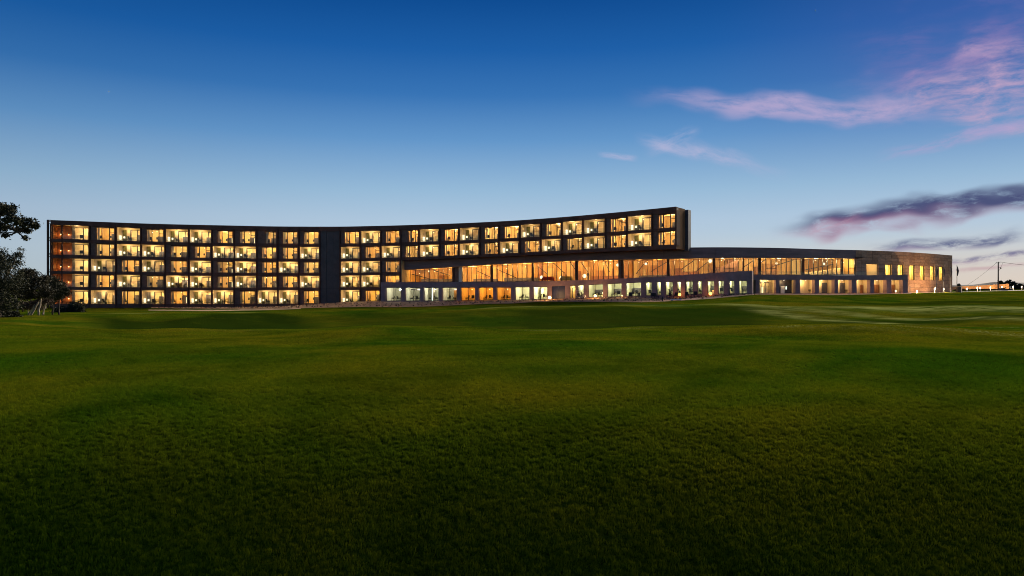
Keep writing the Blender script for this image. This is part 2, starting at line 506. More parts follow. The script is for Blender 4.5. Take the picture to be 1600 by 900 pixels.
ORD = ['', 'first', 'second', 'third', 'fourth', 'fifth', 'sixth', 'seventh', 'eighth', 'ninth', 'tenth', 'eleventh', 'twelfth', 'thirteenth', 'fourteenth', 'fifteenth', 'sixteenth', 'seventeenth', 'eighteenth']
FLOOR = ['top-floor', 'fourth-floor', 'third-floor', 'second-floor', 'ground-floor']

# ------------------------------------------------------------------ terrain
HK = [0, 5, 7, 8, 9, 10, 11.5, 14, 20, 30, 42, 55, 70, 85, 100, 115, 130, 146, 165, 220, 500, 4000]
HT = {  # near bank is made up, shaped steep to darken the foreground lawn
    -900: [-7.6, -5.2, -3.95, -3.36, -2.84, -2.45, -2.14, -1.99, -1.96, -2.3, -2.5, -2.9, -3.3, -3.3, -3.3, -3.4, -3.4, -3.4, -3.4, -3.2, -3, -3],
    0:    [-7.6, -5.2, -3.95, -3.36, -2.84, -2.45, -2.14, -1.99, -1.96, -2.25, -2.4, -2.8, -3.25, -3.35, -3.5, -3.7, -3.8, -3.9, -3.9, -3.5, -3, -3],
    200:  [-7.6, -5.2, -3.95, -3.36, -2.84, -2.45, -2.14, -1.99, -1.96, -2.25, -2.5, -3.5, -3.6, -3.15, -3.5, -3.75, -3.9, -4.0, -4.0, -3.5, -3, -3],
    400:  [-7.6, -5.2, -3.95, -3.36, -2.84, -2.45, -2.14, -1.99, -1.96, -2.25, -2.55, -3.6, -3.6, -3.05, -3.45, -3.7, -3.85, -4.0, -4.0, -3.5, -3, -3],
    600:  [-7.6, -5.2, -3.95, -3.36, -2.84, -2.45, -2.14, -1.99, -1.96, -2.2, -2.4, -3.3, -3.15, -2.72, -3.1, -3.4, -3.35, -2.8, -2.8, -2.8, -3, -3],
    800:  [-7.6, -5.2, -3.95, -3.36, -2.84, -2.45, -2.14, -1.99, -1.96, -2.2, -2.38, -3.35, -3.0, -2.38, -2.62, -2.66, -2.4, -2.2, -2.2, -2.2, -3, -3],
    1000: [-7.6, -5.2, -3.95, -3.36, -2.84, -2.45, -2.14, -1.99, -1.96, -2.2, -2.38, -3.4, -2.85, -2.12, -2.35, -2.2, -1.5, -1.4, -1.4, -1.6, -3, -3],
    1175: [-7.6, -5.2, -3.95, -3.36, -2.84, -2.45, -2.14, -1.99, -1.96, -2.15, -2.28, -3.2, -2.65, -2.02, -2.0, -1.15, -1.0, -1.0, -1.0, -1.2, -3, -3],
    1400: [-7.6, -5.2, -3.95, -3.36, -2.84, -2.45, -2.14, -1.99, -1.96, -2.15, -2.35, -3.1, -2.8, -2.12, -2.1, -1.62, -1.05, -1.02, -1.05, -1.1, -3, -3],
    1600: [-7.6, -5.2, -3.95, -3.36, -2.84, -2.45, -2.14, -1.99, -1.96, -2.2, -2.45, -2.75, -2.4, -2.1, -1.75, -1.35, -1.05, -0.85, -0.72, -0.5, -3, -3],
    2500: [-7.6, -5.2, -3.95, -3.36, -2.84, -2.45, -2.14, -1.99, -1.96, -2.2, -2.4, -2.7, -2.4, -2.0, -1.7, -1.3, -1.05, -0.85, -0.72, -0.5, -3, -3],
}
_hp = sorted(HT)
_hc = [curve(list(zip(HK, HT[p]))) for p in _hp]
def ground_z(X, Y, rough=True):
    X = np.asarray(X, float); Y = np.asarray(Y, float)
    d = np.maximum(Y, 0.0)
    px = np.clip(CX + F * X / np.maximum(Y, 6.0), _hp[0], _hp[-1])
    cols = np.stack([c(d) for c in _hc])
    k = np.clip(np.searchsorted(_hp, px) - 1, 0, len(_hp) - 2)
    hp = np.array(_hp, float)
    t = (px - hp[k]) / (hp[k + 1] - hp[k])
    t = t * t * (3 - 2 * t)
    idx = np.indices(px.shape)
    z = cols[(k,) + tuple(idx)] * (1 - t) + cols[(k + 1,) + tuple(idx)] * t
    if rough:
        fade = np.clip((d - 10) / 25, 0, 1) * np.clip((118 - d) / 20, 0, 1)
        z = z + fade * (0.11 * np.sin(X * 0.21 + 1.3 + 0.06 * Y) * np.cos(Y * 0.15 + 0.08 * X) + 0.06 * np.sin(X * 0.46 - 0.2 * Y) + 0.03 * np.sin(X * 1.1 + Y * 0.7))
        # long swales running down to the right-hand green
        r = np.clip((px - 1130) / 120, 0, 1) * fade
        z = z + r * 0.13 * np.sin((Y + 0.10 * X) * 0.33 + 0.7 * np.sin(X * 0.09))
    return z + CZ

def gz(x, y):
    return float(ground_z(np.array([x]), np.array([y]))[0])

pxs = np.concatenate([np.linspace(-2600, -220, 24)[:-1], np.linspace(-220, 1820, 300), np.linspace(1820, 4200, 24)[1:]])
ds = np.concatenate([np.geomspace(2.0, 40, 110)[:-1], np.linspace(40, 165, 150), np.geomspace(165, 4000, 30)[1:]])
PXg, Dg = np.meshgrid(pxs, ds)
Xg = (PXg - CX) / F * Dg
Yg = Dg
Zg = ground_z(Xg, Yg)
nx, ny = len(pxs), len(ds)
verts = np.stack([Xg, Yg, Zg], -1).reshape(-1, 3)
ii = (np.arange(ny - 1)[:, None] * nx + np.arange(nx - 1)[None, :]).ravel()
faces = np.stack([ii, ii + 1, ii + nx + 1, ii + nx], 1)
def np_mesh(name, verts, faces, mats, smooth=False):
    me = bpy.data.meshes.new(name)
    n, k = faces.shape
    me.vertices.add(len(verts)); me.vertices.foreach_set('co', np.ascontiguousarray(verts, np.float32).ravel())
    me.loops.add(n * k); me.loops.foreach_set('vertex_index', np.ascontiguousarray(faces, np.int32).ravel())
    me.polygons.add(n)
    me.polygons.foreach_set('loop_start', np.arange(0, n * k, k, dtype=np.int32))
    me.polygons.foreach_set('loop_total', np.full(n, k, np.int32))
    if smooth: me.polygons.foreach_set('use_smooth', np.ones(n, bool))
    for m in mats: me.materials.append(MATS[m])
    me.update(calc_edges=True)
    return me

# lawn material: mown turf, yellower and browner patches, pale long grass with painted crest light on the ridges
m = bpy.data.materials.new('turf'); m.use_nodes = True; MATS['turf'] = m
B = NB(m.node_tree)
p = m.node_tree.nodes['Principled BSDF']
geo = B.n('ShaderNodeNewGeometry')
pos = geo.outputs['Position']
big = B.noise(pos, 0.085, 4.0, 0.6, 0.6)
mid = B.noise(pos, 0.35, 5.0, 0.65, 0.4)
fine = B.noise(pos, 9.0, 6.0, 0.7)
vf = B.noise(pos, 34.0, 4.0, 0.7)
c = B.ramp(big, [(0.36, (0.034, 0.078, 0.004, 1)), (0.5, (0.080, 0.106, 0.006, 1)), (0.64, (0.112, 0.112, 0.007, 1))])
c2 = B.ramp(mid, [(0.36, (0.62, 0.72, 0.62, 1)), (0.5, (1, 1, 1, 1)), (0.68, (1.30, 1.16, 1.0, 1))])
c = B.mix(1.0, c, c2, 'MULTIPLY')
c3 = B.ramp(fine, [(0.32, (0.45, 0.5, 0.5, 1)), (0.5, (1, 1, 1, 1)), (0.7, (1.6, 1.5, 1.2, 1))])
c = B.mix(1.0, c, c3, 'MULTIPLY')
c4 = B.ramp(vf, [(0.3, (0.4, 0.42, 0.4, 1)), (0.5, (1, 1, 1, 1)), (0.7, (1.6, 1.6, 1.4, 1))])
c = B.mix(0.8, c, c4, 'MULTIPLY')
at = B.n('ShaderNodeAttribute', attribute_name='fescue_light')
str_ = B.n('ShaderNodeVectorMath', operation='MULTIPLY'); m.node_tree.links.new(pos, str_.inputs[0]); str_.inputs[1].default_value = (0.25, 1.6, 1.0)
fmask = B.m('MULTIPLY', at.outputs['Fac'], B.ss(B.noise(str_.outputs[0], 1.0, 6.0, 0.7, 0.4), 0.36, 0.62), clamp=True)
shade_at = B.n('ShaderNodeAttribute', attribute_name='mound_shade')
lmask = B.m('MULTIPLY', shade_at.outputs['Fac'], B.ss(mid, 0.15, 0.48), clamp=True)
c = B.mix(B.m('MULTIPLY', lmask, 0.95), c, (0.020, 0.042, 0.004, 1))  # slope shade mixed into the turf colour
c = B.mix(fmask, c, (0.42, 0.46, 0.13, 1))
m.node_tree.links.new(c, p.inputs['Base Color'])
p.inputs['Roughness'].default_value = 1.0
p.inputs['Specular IOR Level'].default_value = 0.0
bn = B.n('ShaderNodeBump'); bn.inputs['Strength'].default_value = 0.9; bn.inputs['Distance'].default_value = 0.03
m.node_tree.links.new(B.m('ADD', vf, B.m('MULTIPLY', fine, 1.5)), bn.inputs['Height'])
m.node_tree.links.new(bn.outputs[0], p.inputs['Normal'])

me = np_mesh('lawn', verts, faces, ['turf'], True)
# long grass and painted highlight along crests, where the ground turns over
fes_light = np.zeros(nx * ny, np.float32)
pxf, df = PXg.ravel(), Dg.ravel()
def band(px, ctr, wid, lo, hi):
    return np.exp(-((df - ctr) / wid) ** 2) * np.clip((pxf - lo) / 60, 0, 1) * np.clip((hi - pxf) / 60, 0, 1)
fes_light += 0.9 * band(pxf, 84 - (pxf - 1180) * 0.022, 3.2, 1110, 1900)
fes_light += 0.9 * band(pxf, 41 - (pxf - 1200) * 0.016, 2.2, 1180, 1900)
fes_light += 0.75 * band(pxf, 76 - (pxf - 1180) * 0.085, 2.0, 1150, 1640)
fes_light += 0.6 * band(pxf, 80 - (pxf - 1180) * 0.055, 1.6, 1170, 1640)
fes_light += 0.8 * band(pxf, 43.0 + 1.2 * np.sin(pxf * 0.012), 0.9, 780, 1260)
fes_light += 0.45 * band(pxf, 42.5 + 1.0 * np.sin(pxf * 0.017), 0.9, 180, 520)
fes_light += 0.3 * band(pxf, 86, 2.5, 700, 1200)
fes_light += 0.35 * band(pxf, 92, 3.0, 120, 470)
mound_shade = np.zeros(nx * ny, np.float32)  # shade painted on the mound faces and hollows as darker grass
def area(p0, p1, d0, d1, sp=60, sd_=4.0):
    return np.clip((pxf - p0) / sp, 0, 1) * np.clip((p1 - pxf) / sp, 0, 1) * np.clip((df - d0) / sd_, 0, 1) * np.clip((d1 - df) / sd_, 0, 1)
mound_shade += area(120, 520, 43, 82 + 5 * np.sin(pxf * 0.02)) + 0.9 * area(740, 1260, 45, 83, 90) + 0.6 * area(480, 800, 56, 82, 80) + 0.9 * area(1230, 1700, 56 + 0.0 * pxf, 68, 80) + 0.8 * area(1280, 1700, 88, 99, 80)
b_ = me.attributes.new('mound_shade', 'FLOAT', 'POINT'); b_.data.foreach_set('value', np.clip(mound_shade, 0, 1))
a_ = me.attributes.new('fescue_light', 'FLOAT', 'POINT'); a_.data.foreach_set('value', np.clip(fes_light, 0, 1))
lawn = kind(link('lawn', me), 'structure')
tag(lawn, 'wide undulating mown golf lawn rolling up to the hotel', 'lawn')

# planted mulch bed below the buildings, sand path left of the stair
def bed(name, label, m_, din, dout, px0, px1, n, lift=0.06):
    mb = MB()
    k = 7
    rows = []
    for px in fr(n, px0, px1):
        r = []
        for q in range(k + 1):
            d = dout(px) + (din(px) - dout(px)) * q / k
            x = (px - CX) / F * d
            e = lift if 0 < q else -0.02
            r.append((x, d, gz(x, d) + e + (0.05 * random.random() if 0 < q < k else 0)))
        rows.append(r)
    for r0, r1 in zip(rows, rows[1:]):
        for q in range(k):
            mb.quad(r0[q], r1[q], r1[q + 1], r0[q + 1])
    o = kind(mb.obj(name, m_, None, True), 'structure')
    return tag(o, label, 'garden bed' if 'bed' in name else 'path')
bed('garden_bed', 'pale brown mulch bed sloping below the dark hotel wing', 'mulch', curve([(236, 144), (400, 150), (520, 151.5), (600, 150)]), curve([(236, 139), (400, 130), (500, 128), (600, 124)]), 236, 596, 60)
bed('garden_bed', 'long reddish mulch bed sloping below the rendered podium', 'mulch', curve([(594, 144), (700, 139), (800, 134.4), (900, 129.4), (1000, 124.6), (1100, 120), (1178, 117)]), curve([(594, 124.4), (700, 120), (790, 119), (840, 124), (900, 119), (1000, 112), (1100, 109.5), (1150, 111.5), (1178, 115.5)]), 596, 1178, 90)
bed('garden_bed', 'dark mulch strip along the foot of the terrace colonnade', 'mulch', curve([(1178, 124), (1250, 125.4), (1300, 127.4), (1350, 130), (1420, 134.4)]), curve([(1178, 118), (1300, 121.5), (1420, 131)]), 1179, 1424, 30)
bed('sand_path', 'thin pale sand path curving in front of the mulch bed', 'sand', curve([(232, 123), (330, 121), (470, 128)]), curve([(232, 119), (330, 114), (470, 124.5)]), 232, 470, 40, 0.03)

# ------------------------------------------------------------------ hotel wing
hx = P(565, 478, D_tower(565))
hotel = thing('hotel_building', hx, 'long curved dark five-storey hotel wing with lit guest rooms and balconies', 'hotel')
BAYS = [79.5, 140, 181, 220, 258, 295, 331, 366, 401, 434, 467, 500, 531, 563, 595, 626, 655, 687, 717, 750, 780, 812, 845, 878, 911, 946, 979.5, 1019, 1057]
# bay index k spans BAYS[k]..BAYS[k+1]; 11 is the stair bay
TYPES = {}
PAT = {  # column: rows from the top
    0: 'EEEEE', 1: 'BBABC', 2: 'AABAB', 3: 'BAABC', 4: 'ABBAB', 5: 'ABAAA', 6: 'BABBA', 7: 'BAAAB', 8: 'DBBBA', 9: 'BBABA', 10: 'BABAB',
    12: 'BAAAA', 13: 'ABAAB', 14: 'BABB', 15: 'DB', 16: 'AA', 17: 'BB', 18: 'AA', 19: 'BB', 20: 'BA', 21: 'AB', 22: 'BA', 23: 'AB', 24: 'AA', 25: 'BB', 26: 'AA', 27: 'BB'}

def row_range(k):
    return len(PAT.get(k, 'SSSSS')) if k != 11 else 5

def bay_cell(k, r):
    a, b = BAYS[k], BAYS[k + 1]
    return Cell(a, b, D_tower, ROWT[r](a), ROWT[r](b), ROWB[r](a), ROWB[r](b))

chair_mb = MB()
for x in (-0.26, 0.22):
    for y in (-0.26, 0.22):
        chair_mb.box(x, x + 0.045, y, y + 0.045, 0, 0.40 if y < 0 else 0.42)
chair_mb.box(-0.29, 0.29, -0.29, 0.29, 0.40, 0.52)
chair_mb.box8([(-0.29, 0.20, 0.52), (0.29, 0.20, 0.52), (0.29, 0.29, 0.52), (-0.29, 0.29, 0.52), (-0.27, 0.34, 1.02), (0.27, 0.34, 1.02), (0.27, 0.42, 1.02), (-0.27, 0.42, 1.02)])
for x in (-0.31, 0.25):
    chair_mb.box(x, x + 0.06, -0.26, 0.28, 0.62, 0.68)
CHAIR = chair_mb.mesh('lounge_chair', 'fabric_dark')
t_mb = MB()
t_mb.lathe([(0.24, 0), (0.24, 0.03), (0.03, 0.05), (0.03, 0.44), (0.34, 0.45), (0.34, 0.49)], n=14)
TABLE = t_mb.mesh('side_table', 'table_wood')
fl = MB()   # floor lantern: base disc, stem, tall drum shade
fl.lathe([(0.16, 0.0), (0.16, 0.03), (0.025, 0.05), (0.025, 0.24)], n=12, mi=1)
fl.lathe([(0.18, 0.22), (0.20, 0.24), (0.20, 1.10), (0.18, 1.12)], n=16, mi=0)
LANTERN = fl.mesh('floor_lamp', ['lamp_white', 'frame'])
tl = MB()
tl.lathe([(0.24, 0), (0.24, 0.03), (0.03, 0.05), (0.03, 0.42), (0.30, 0.43), (0.30, 0.46)], n=12, mi=1)
tl.lathe([(0.05, 0.46), (0.05, 0.62)], n=8, mi=1)
tl.lathe([(0.15, 0.58), (0.165, 0.60), (0.16, 0.94), (0.14, 0.96)], n=16, mi=0)
TLAMP = tl.mesh('table_lamp', ['lamp_white', 'table_wood'])

def place(name, me, loc, rz, label, cat, group):
    o = link(name, me)
    o.location = loc; o.rotation_euler = (0, 0, rz)
    return tag(o, label, cat, group)

def where(k, r):
    if k < 11:
        return f"{FLOOR[r]} room, {ORD[k + 1]} bay from the wooded end"
    return f"{FLOOR[r]} room, {ORD[k - 11]} bay past the dark stair panels"

def room(k, r, typ):
    c = bay_cell(k, r)
    rot = c.rot()
    j = random.random()
    warm = (1.0, 0.67 + 0.06 * j, 0.30 + 0.08 * j)
    e0 = random.choice((0.55, 0.8, 1.0, 1.0, 1.15, 1.3))
    if typ == 'E':
        mb = MB()
        c.shell(mb, 0.012, 0.965, 0.0, 1.0, 0.12, 6.0, (0, 1, 2, 0))
        # timber partition wall behind the wrapped balcony, solid to 0.44
        c.box(mb, 0.012, 0.44, 0.002, 0.998, 2.2, 2.35, 3)
        c.box(mb, 0.44, 0.965, 0.90, 0.998, 2.0, 2.15, 0)
        rm = mb.obj('room', ['cream', 'ceiling', 'floor_room', 'timber'], hotel)
        f = MB()
        for a0, a1 in ((0.725, 0.745), (0.862, 0.88), (0.945, 0.963)):
            c.box(f, a0, a1, 0.0, 0.90, 1.98, 2.06)
        c.box(f, 0.505, 0.963, 0.86, 0.90, 1.97, 2.07); c.box(f, 0.505, 0.515, 0.0, 0.86, 1.98, 2.06)
        f.obj('window_frame', 'frame', rm)
        for a0, a1 in ((0.515, 0.725), (0.745, 0.862), (0.88, 0.945)):
            g = MB(); c.box(g, a0, a1, 0.01, 0.86, 2.01, 2.02); g.obj('pane', 'glass', rm)
        cu = MB()
        for q in range(6):
            c.box(cu, 0.442 + q * 0.0115, 0.452 + q * 0.0115, 0.01, 0.97, 1.86 + 0.05 * (q % 2), 1.92 + 0.05 * (q % 2))
        cu.obj('curtain', 'curtain_grey', rm)
        jn = MB(); c.box(jn, 0.80, 0.95, 0.01, 0.60, 4.4, 4.9); jn.obj('joinery_unit', 'joinery', rm)
        po = MB(); c.box(po, 0.272, 0.305, -0.1, 1.12, -0.10, 0.10); po.obj('balcony_post', 'facade_edge', rm)
        bl = MB(); c.box(bl, 0.31, 0.96, 0.0, 0.30, 0.02, 0.035); bl.obj('balustrade', 'glass_low', rm)
        for q, a in enumerate((0.135, 0.345)):
            sc = MB()
            c.box(sc, a - 0.012, a + 0.012, 0.40, 0.47, 2.02, 2.17, 1)
            c.box(sc, a - 0.010, a + 0.010, 0.34, 0.40, 2.04, 2.14, 0)
            sc.obj('wall_light', ['lamp_warm', 'frame'], rm)
            point('wall_light_glow', c.pt(a, 0.33, 1.85), 16, (1.0, 0.45, 0.10), 0.1, rm)
        point('room_light', c.pt(0.70, 0.90, 3.4), 560 * e0, warm, 0.15, rm)
        point('balcony_light', c.pt(0.62, 0.95, 1.0), 30, warm, 0.1, rm)
        place('lounge_chair', CHAIR, c.pt(0.735, 0.004, 1.2), rot + 0.6, f'dark lounge chair on the corner balcony, {FLOOR[r]} end room beside the trees', 'chair', 'balcony chairs')
        return
    if typ in 'AC':
        mb = MB()
        c.shell(mb, 0.045, 0.955, 0.0, 1.0, 0.12, 6.2, (0, 1, 2, 0))
        c.box(mb, 0.045, 0.50, 0.002, 0.998, 1.66, 1.80, 0)
        c.box(mb, 0.50, 0.955, 0.89, 0.998, 1.60, 1.74, 0)
        rm = mb.obj('room', ['cream', 'ceiling', 'floor_room'], hotel)
        s = random.uniform(-0.01, 0.02)
        f = MB()
        for a0, a1 in ((0.498, 0.535), (0.772 + s, 0.80 + s), (0.938, 0.955)):
            c.box(f, a0, a1, 0.0, 0.885, 1.56, 1.64)
        c.box(f, 0.535, 0.938, 0.84, 0.885, 1.57, 1.63)
        f.obj('window_frame', 'frame', rm)
        for a0, a1 in ((0.535, 0.772 + s), (0.80 + s, 0.938)):
            g = MB(); c.box(g, a0, a1, 0.01, 0.84, 1.595, 1.605); g.obj('pane', 'glass', rm)
        for nm, m_, a0, a1 in (('curtain', 'curtain_olive' if typ == 'A' else 'curtain_grey', 0.19, 0.345), ('curtain', 'curtain_cream', 0.36, 0.49)):
            cu = MB()
            nf = 7
            for q in range(nf):
                w_ = 1.50 + 0.06 * (q % 2)
                c.box(cu, a0 + (a1 - a0) * q / nf, a0 + (a1 - a0) * (q + 0.97) / nf, 0.01, 0.86 if m_ != 'curtain_cream' else 0.9, w_, w_ + 0.07)
            cu.obj(nm, m_, rm)
        jn = MB()
        c.box(jn, 0.60 + s, 0.90, 0.01, random.uniform(0.52, 0.66), 4.6, 5.1)
        jn.obj('joinery_unit', 'joinery', rm)
        if random.random() < 0.5:
            lp = MB(); c.box(lp, 0.83, 0.925, 0.06, random.choice((0.34, 0.5, 0.55)), 4.50, 4.56); lp.obj('bathroom_panel', 'lit_panel', rm)
        bl = MB(); c.box(bl, 0.05, 0.95, 0.0, 0.33, 0.03, 0.045); b_ = bl.obj('balustrade', 'glass_low', rm)
        rl = MB(); c.box(rl, 0.05, 0.95, 0.10, 0.115, 0.05, 0.08); rl.obj('rail', 'frame', rm)
        for a in (0.62, 0.85):
            dl = MB(); dl.lathe([(0.06, -0.02), (0.06, 0.0)], c.pt(a, 0.985, 2.8), 8); dl.obj('downlight', 'downlight', rm)
        point('room_light', c.pt(0.70, 0.88, 3.2), 720 * e0, warm, 0.15, rm)
        point('balcony_light', c.pt(0.46, 0.80, 0.80), 74 * e0, (1.0, 0.68, 0.32), 0.1, rm)
        place('floor_lamp', LANTERN, c.pt(0.125, 0.004, 1.05), rot, f'tall glowing lamp in {where(k, r)}', 'lamp', 'tall lamps in balcony rooms')
        place('table_lamp', TLAMP, c.pt(0.275, 0.004, 1.15), rot, f'small glowing table lamp in {where(k, r)}', 'lamp', 'small lamps in balcony rooms')
        place('lounge_chair', CHAIR, c.pt(0.47 + 0.06 * random.random(), 0.004, 0.85), rot + random.uniform(0.2, 2.2), f'dark lounge chair on balcony of {where(k, r)}', 'chair', 'balcony chairs')
        return
    # B and D: recessed dark-framed window
    l0 = 0.235 if typ == 'B' else 0.40
    mb = MB()
    c.shell(mb, 0.06, 0.955, 0.0, 1.0, 0.45, 6.2, (0, 1, 2, 0))
    wallm = random.choice(['orange_wall', 'orange_wall', 'amber_wall'])
    rm = mb.obj('room', [wallm, 'orange_wall' if typ == 'D' else 'amber_wall', 'floor_room'], hotel)
    jb = MB()
    c.box(jb, 0.035, l0, -0.02, 1.02, 0.10, 0.40)
    jb.obj('jamb_panel', 'jamb', rm)
    jb = MB()
    c.box(jb, 0.925, 0.965, -0.02, 1.02, 0.10, 0.40)
    jb.obj('jamb_panel', 'jamb', rm)
    hd = MB()
    c.box(hd, l0, 0.925, 0.925, 1.02, 0.12, 0.40)
    hd.obj('lintel', 'facade_edge', rm)
    f = MB()
    m1, m2 = l0 + (0.925 - l0) * 0.31, l0 + (0.925 - l0) * 0.73
    for a0, a1 in ((m1 - 0.018, m1 + 0.018), (m2 - 0.018, m2 + 0.018), (l0, l0 + 0.015), (0.91, 0.925)):
        c.box(f, a0, a1, 0.0, 0.925, 0.30, 0.37)
    c.box(f, m2 + 0.018, 0.91, 0.60, 0.635, 0.305, 0.365); c.box(f, l0 - 0.002, 0.927, -0.005, 0.022, 0.295, 0.375); c.box(f, l0 - 0.002, 0.927, 0.90, 0.92, 0.295, 0.375)
    f.obj('window_frame', 'frame', rm)
    for a0, a1 in ((l0 + 0.015, m1 - 0.018), (m1 + 0.018, m2 - 0.018), (m2 + 0.018, 0.91)):
        g = MB(); c.box(g, a0, a1, 0.01, 0.92, 0.33, 0.34); g.obj('pane', 'glass', rm)
    cu = MB()
    for q in range(4):
        c.box(cu, l0 + 0.02 + q * 0.022, l0 + 0.04 + q * 0.022, 0.01, 0.92, 0.55 + 0.05 * (q % 2), 0.6 + 0.05 * (q % 2))
    cu.obj('curtain', 'curtain_cream', rm)
    jn = MB()
    c.box(jn, 0.60 + random.uniform(-0.03, 0.03), 0.90, 0.01, random.uniform(0.48, 0.62), 3.2, 3.8)
    jn.obj('joinery_unit', 'joinery', rm)
    if random.random() < 0.4:
        lp = MB(); c.box(lp, 0.80, 0.88, 0.04, random.choice((0.36, 0.48)), 3.12, 3.18); lp.obj('bathroom_panel', 'lit_panel', rm)
    tv = MB()
    c.box(tv, m1 + 0.05, m1 + 0.12, 0.26, 0.44, 4.0, 4.08)
    tv.obj('wall_screen', 'black_paint', rm)
    dl = MB()
    q_ = c.pt((m1 + m2) / 2 + random.uniform(-0.04, 0.04), 0.80, 2.6)
    dl.lathe([(0.02, 0.0), (0.06, 0.03), (0.07, 0.11), (0.02, 0.2)], q_, 8)
    dl.lathe([(0.01, 0.2), (0.01, 0.5)], q_, 6)
    dl.obj('pendant_light', 'downlight', rm)
    point('room_light', c.pt(0.55, 0.80, 3.0), 640 * e0, (1.0, 0.67 + 0.06 * j, 0.28 + 0.07 * j), 0.15, rm)
    place('lounge_chair', CHAIR, c.pt(l0 + 0.09 + 0.05 * random.random(), 0.004, 0.95), rot + random.uniform(-0.6, 1.2), f'dark chair behind the glass of {where(k, r)}', 'chair', 'chairs behind guest room windows')

for k in range(28):
    if k == 11:
        continue
    for r, typ in enumerate(PAT[k]):
        room(k, r, typ)

# stair bay: flush dark panels, three columns by five storeys
for q in range(3):
    a0 = BAYS[11] + (BAYS[12] - BAYS[11]) * (q / 3); a1 = BAYS[11] + (BAYS[12] - BAYS[11]) * ((q + 1) / 3)
    for r in range(5):
        zt = (lambda x, r=r: (Y_roof(x) + 6.2 if r == 0 else (ROWB[r - 1](x) + ROWT[r](x)) / 2))
        zb = (lambda x, r=r: (ROWB[r](x) + ROWT[r + 1](x)) / 2 - 0.25 if r < 4 else 480.5)
        mb = MB()
        strip(mb, [a0 + 0.12, a1 - 0.12], D_tower, zt, zb, 0.25, 0.04 * random.random() + (0.10 if q == 1 else 0.02))
        mb.obj('stair_panel', 'stair_clad', hotel)
mb = MB(); strip(mb, [BAYS[11], 515, BAYS[12]], D_tower, lambda x: Y_roof(x) + 5, lambda x: 481, 0.2, 0.5); mb.obj('stair_backing', 'frame', hotel)

# fins, slab edges, parapet panels
for k, px in enumerate(BAYS):
    rows = max(row_range(k) if k < 28 else 0, row_range(k - 1) if k > 0 else 0)
    bot = {5: 480.5, 4: 452}.get(rows, ROWB[1](px) + 1.2)
    if rows == 4: bot = 446
    e = 0.0045 * 340
    c = Cell(px - 0.9, px + 0.9, D_tower, Y_roof(px) + 6, Y_roof(px) + 6, bot, bot)
    mb = MB(); c.box(mb, 0.0, 1.0, 0, 1, -0.22, 1.5)
    mb.obj('fin', 'facade_edge', hotel)
for r in range(5):
    last = 28 if r < 2 else (15 if r < 4 else 14)
    if r == 4: last = 14
    x1 = BAYS[last]
    lo = (lambda x, r=r: ROWT[r + 1](x) + 0.35) if r < 4 else (lambda x: 481.0)
    if r == 1:
        YB = curve([(60, 378), (626, 406.9), (690, 404.2), (790, 400.2), (860, 397), (930, 393.6), (1000, 391), (1060, 388.6)])
        lo = lambda x: (ROWT[2](x) + 0.35) if x <= 626.2 else YB(x)
    xs_ = [b for b in BAYS if b <= x1 + 0.1]
    for a0, a1, kk in zip(xs_, xs_[1:], range(99)):
        if kk == 11: continue
        mb = MB(); strip(mb, [a0 + 0.10, (a0 + a1) / 2, a1 - 0.10], D_tower, lambda x, r=r: ROWB[r](x) - 0.15, lo, 0.9, -0.10)
        mb.obj('slab_edge', 'facade', hotel)
for a0, a1 in zip(BAYS, BAYS[1:]):
    mb = MB(); strip(mb, [a0 + 0.10, (a0 + a1) / 2, a1 - 0.10], D_tower, Y_roof, lambda x: ROWT[0](x) + 0.35, 0.35, -0.14)
    mb.obj('parapet_panel', 'facade', hotel)
# roof deck and rear wall
xs_ = fr(40, 79.5, 1057)
mb = MB()
strip(mb, xs_, D_tower, lambda x: Y_roof(x) + 2.2, lambda x: Y_roof(x) + 4.5, 6.0, 0.25)
mb.obj('roof', 'slate', hotel)
mb = MB()
strip(mb, fr(30, 79.5, 626), D_tower, lambda x: Y_roof(x) + 3, lambda x: 481, 0.3, 6.6)
strip(mb, fr(20, 626, 1057), D_tower, lambda x: Y_roof(x) + 3, YB, 0.3, 6.6)
mb.obj('rear_wall', 'slate', hotel)
mb = MB()
strip(mb, fr(24, 627, 1056), D_tower, lambda x: YB(x) - 1.2, lambda x: YB(x), 5.6, 0.82)
mb.obj('soffit', 'facade_edge', hotel)
# open steel frame at the wooded end
mb = MB(); strip(mb, [73.3, 75.6], D_tower, lambda x: 343.6, lambda x: 481, 0.5, -0.1); mb.obj('end_post', 'facade_edge', hotel)
for r in range(5):
    for yo, h in ((ROWT[r](76), -2.4), (ROWT[r](76), -5.2), (ROWB[r](76), 0.0), (ROWB[r](76), -2.2)):
        if r > 0 and h < -4: continue
        mb = MB(); strip(mb, [75.6, 79.4], D_tower, lambda x: yo + h - 0.1, lambda x: yo + h + 0.9, 0.3, 0.0)
        mb.obj('end_rail', 'facade_edge', hotel)
mb = MB(); strip(mb, [73.3, 79.4], D_tower, lambda x: 343.4, lambda x: 344.6, 0.5, -0.12); mb.obj('end_rail', 'facade_edge', hotel)
mb = MB(); strip(mb, [79.6, 82.0], D_tower, lambda x: 350, lambda x: 481, 2.4, 0.3); mb.obj('end_wall', 'timber', hotel)
# lit timber gable and stair core at the other end
ce = Cell(1055, 1057.0, D_tower, Y_roof(1055) + 0.4, Y_roof(1057) + 0.4, YB(1055), YB(1057))
mb = MB(); ce.box(mb, 0.45, 0.98, 0.0, 1.0, 0.3, 4.2); mb.obj('gable_wall', 'timber_pale', hotel)
mb = MB(); ce.box(mb, -1.0, 3.0, -0.02, 0.985, 4.6, 6.0); mb.obj('stair_core', 'slate', hotel)

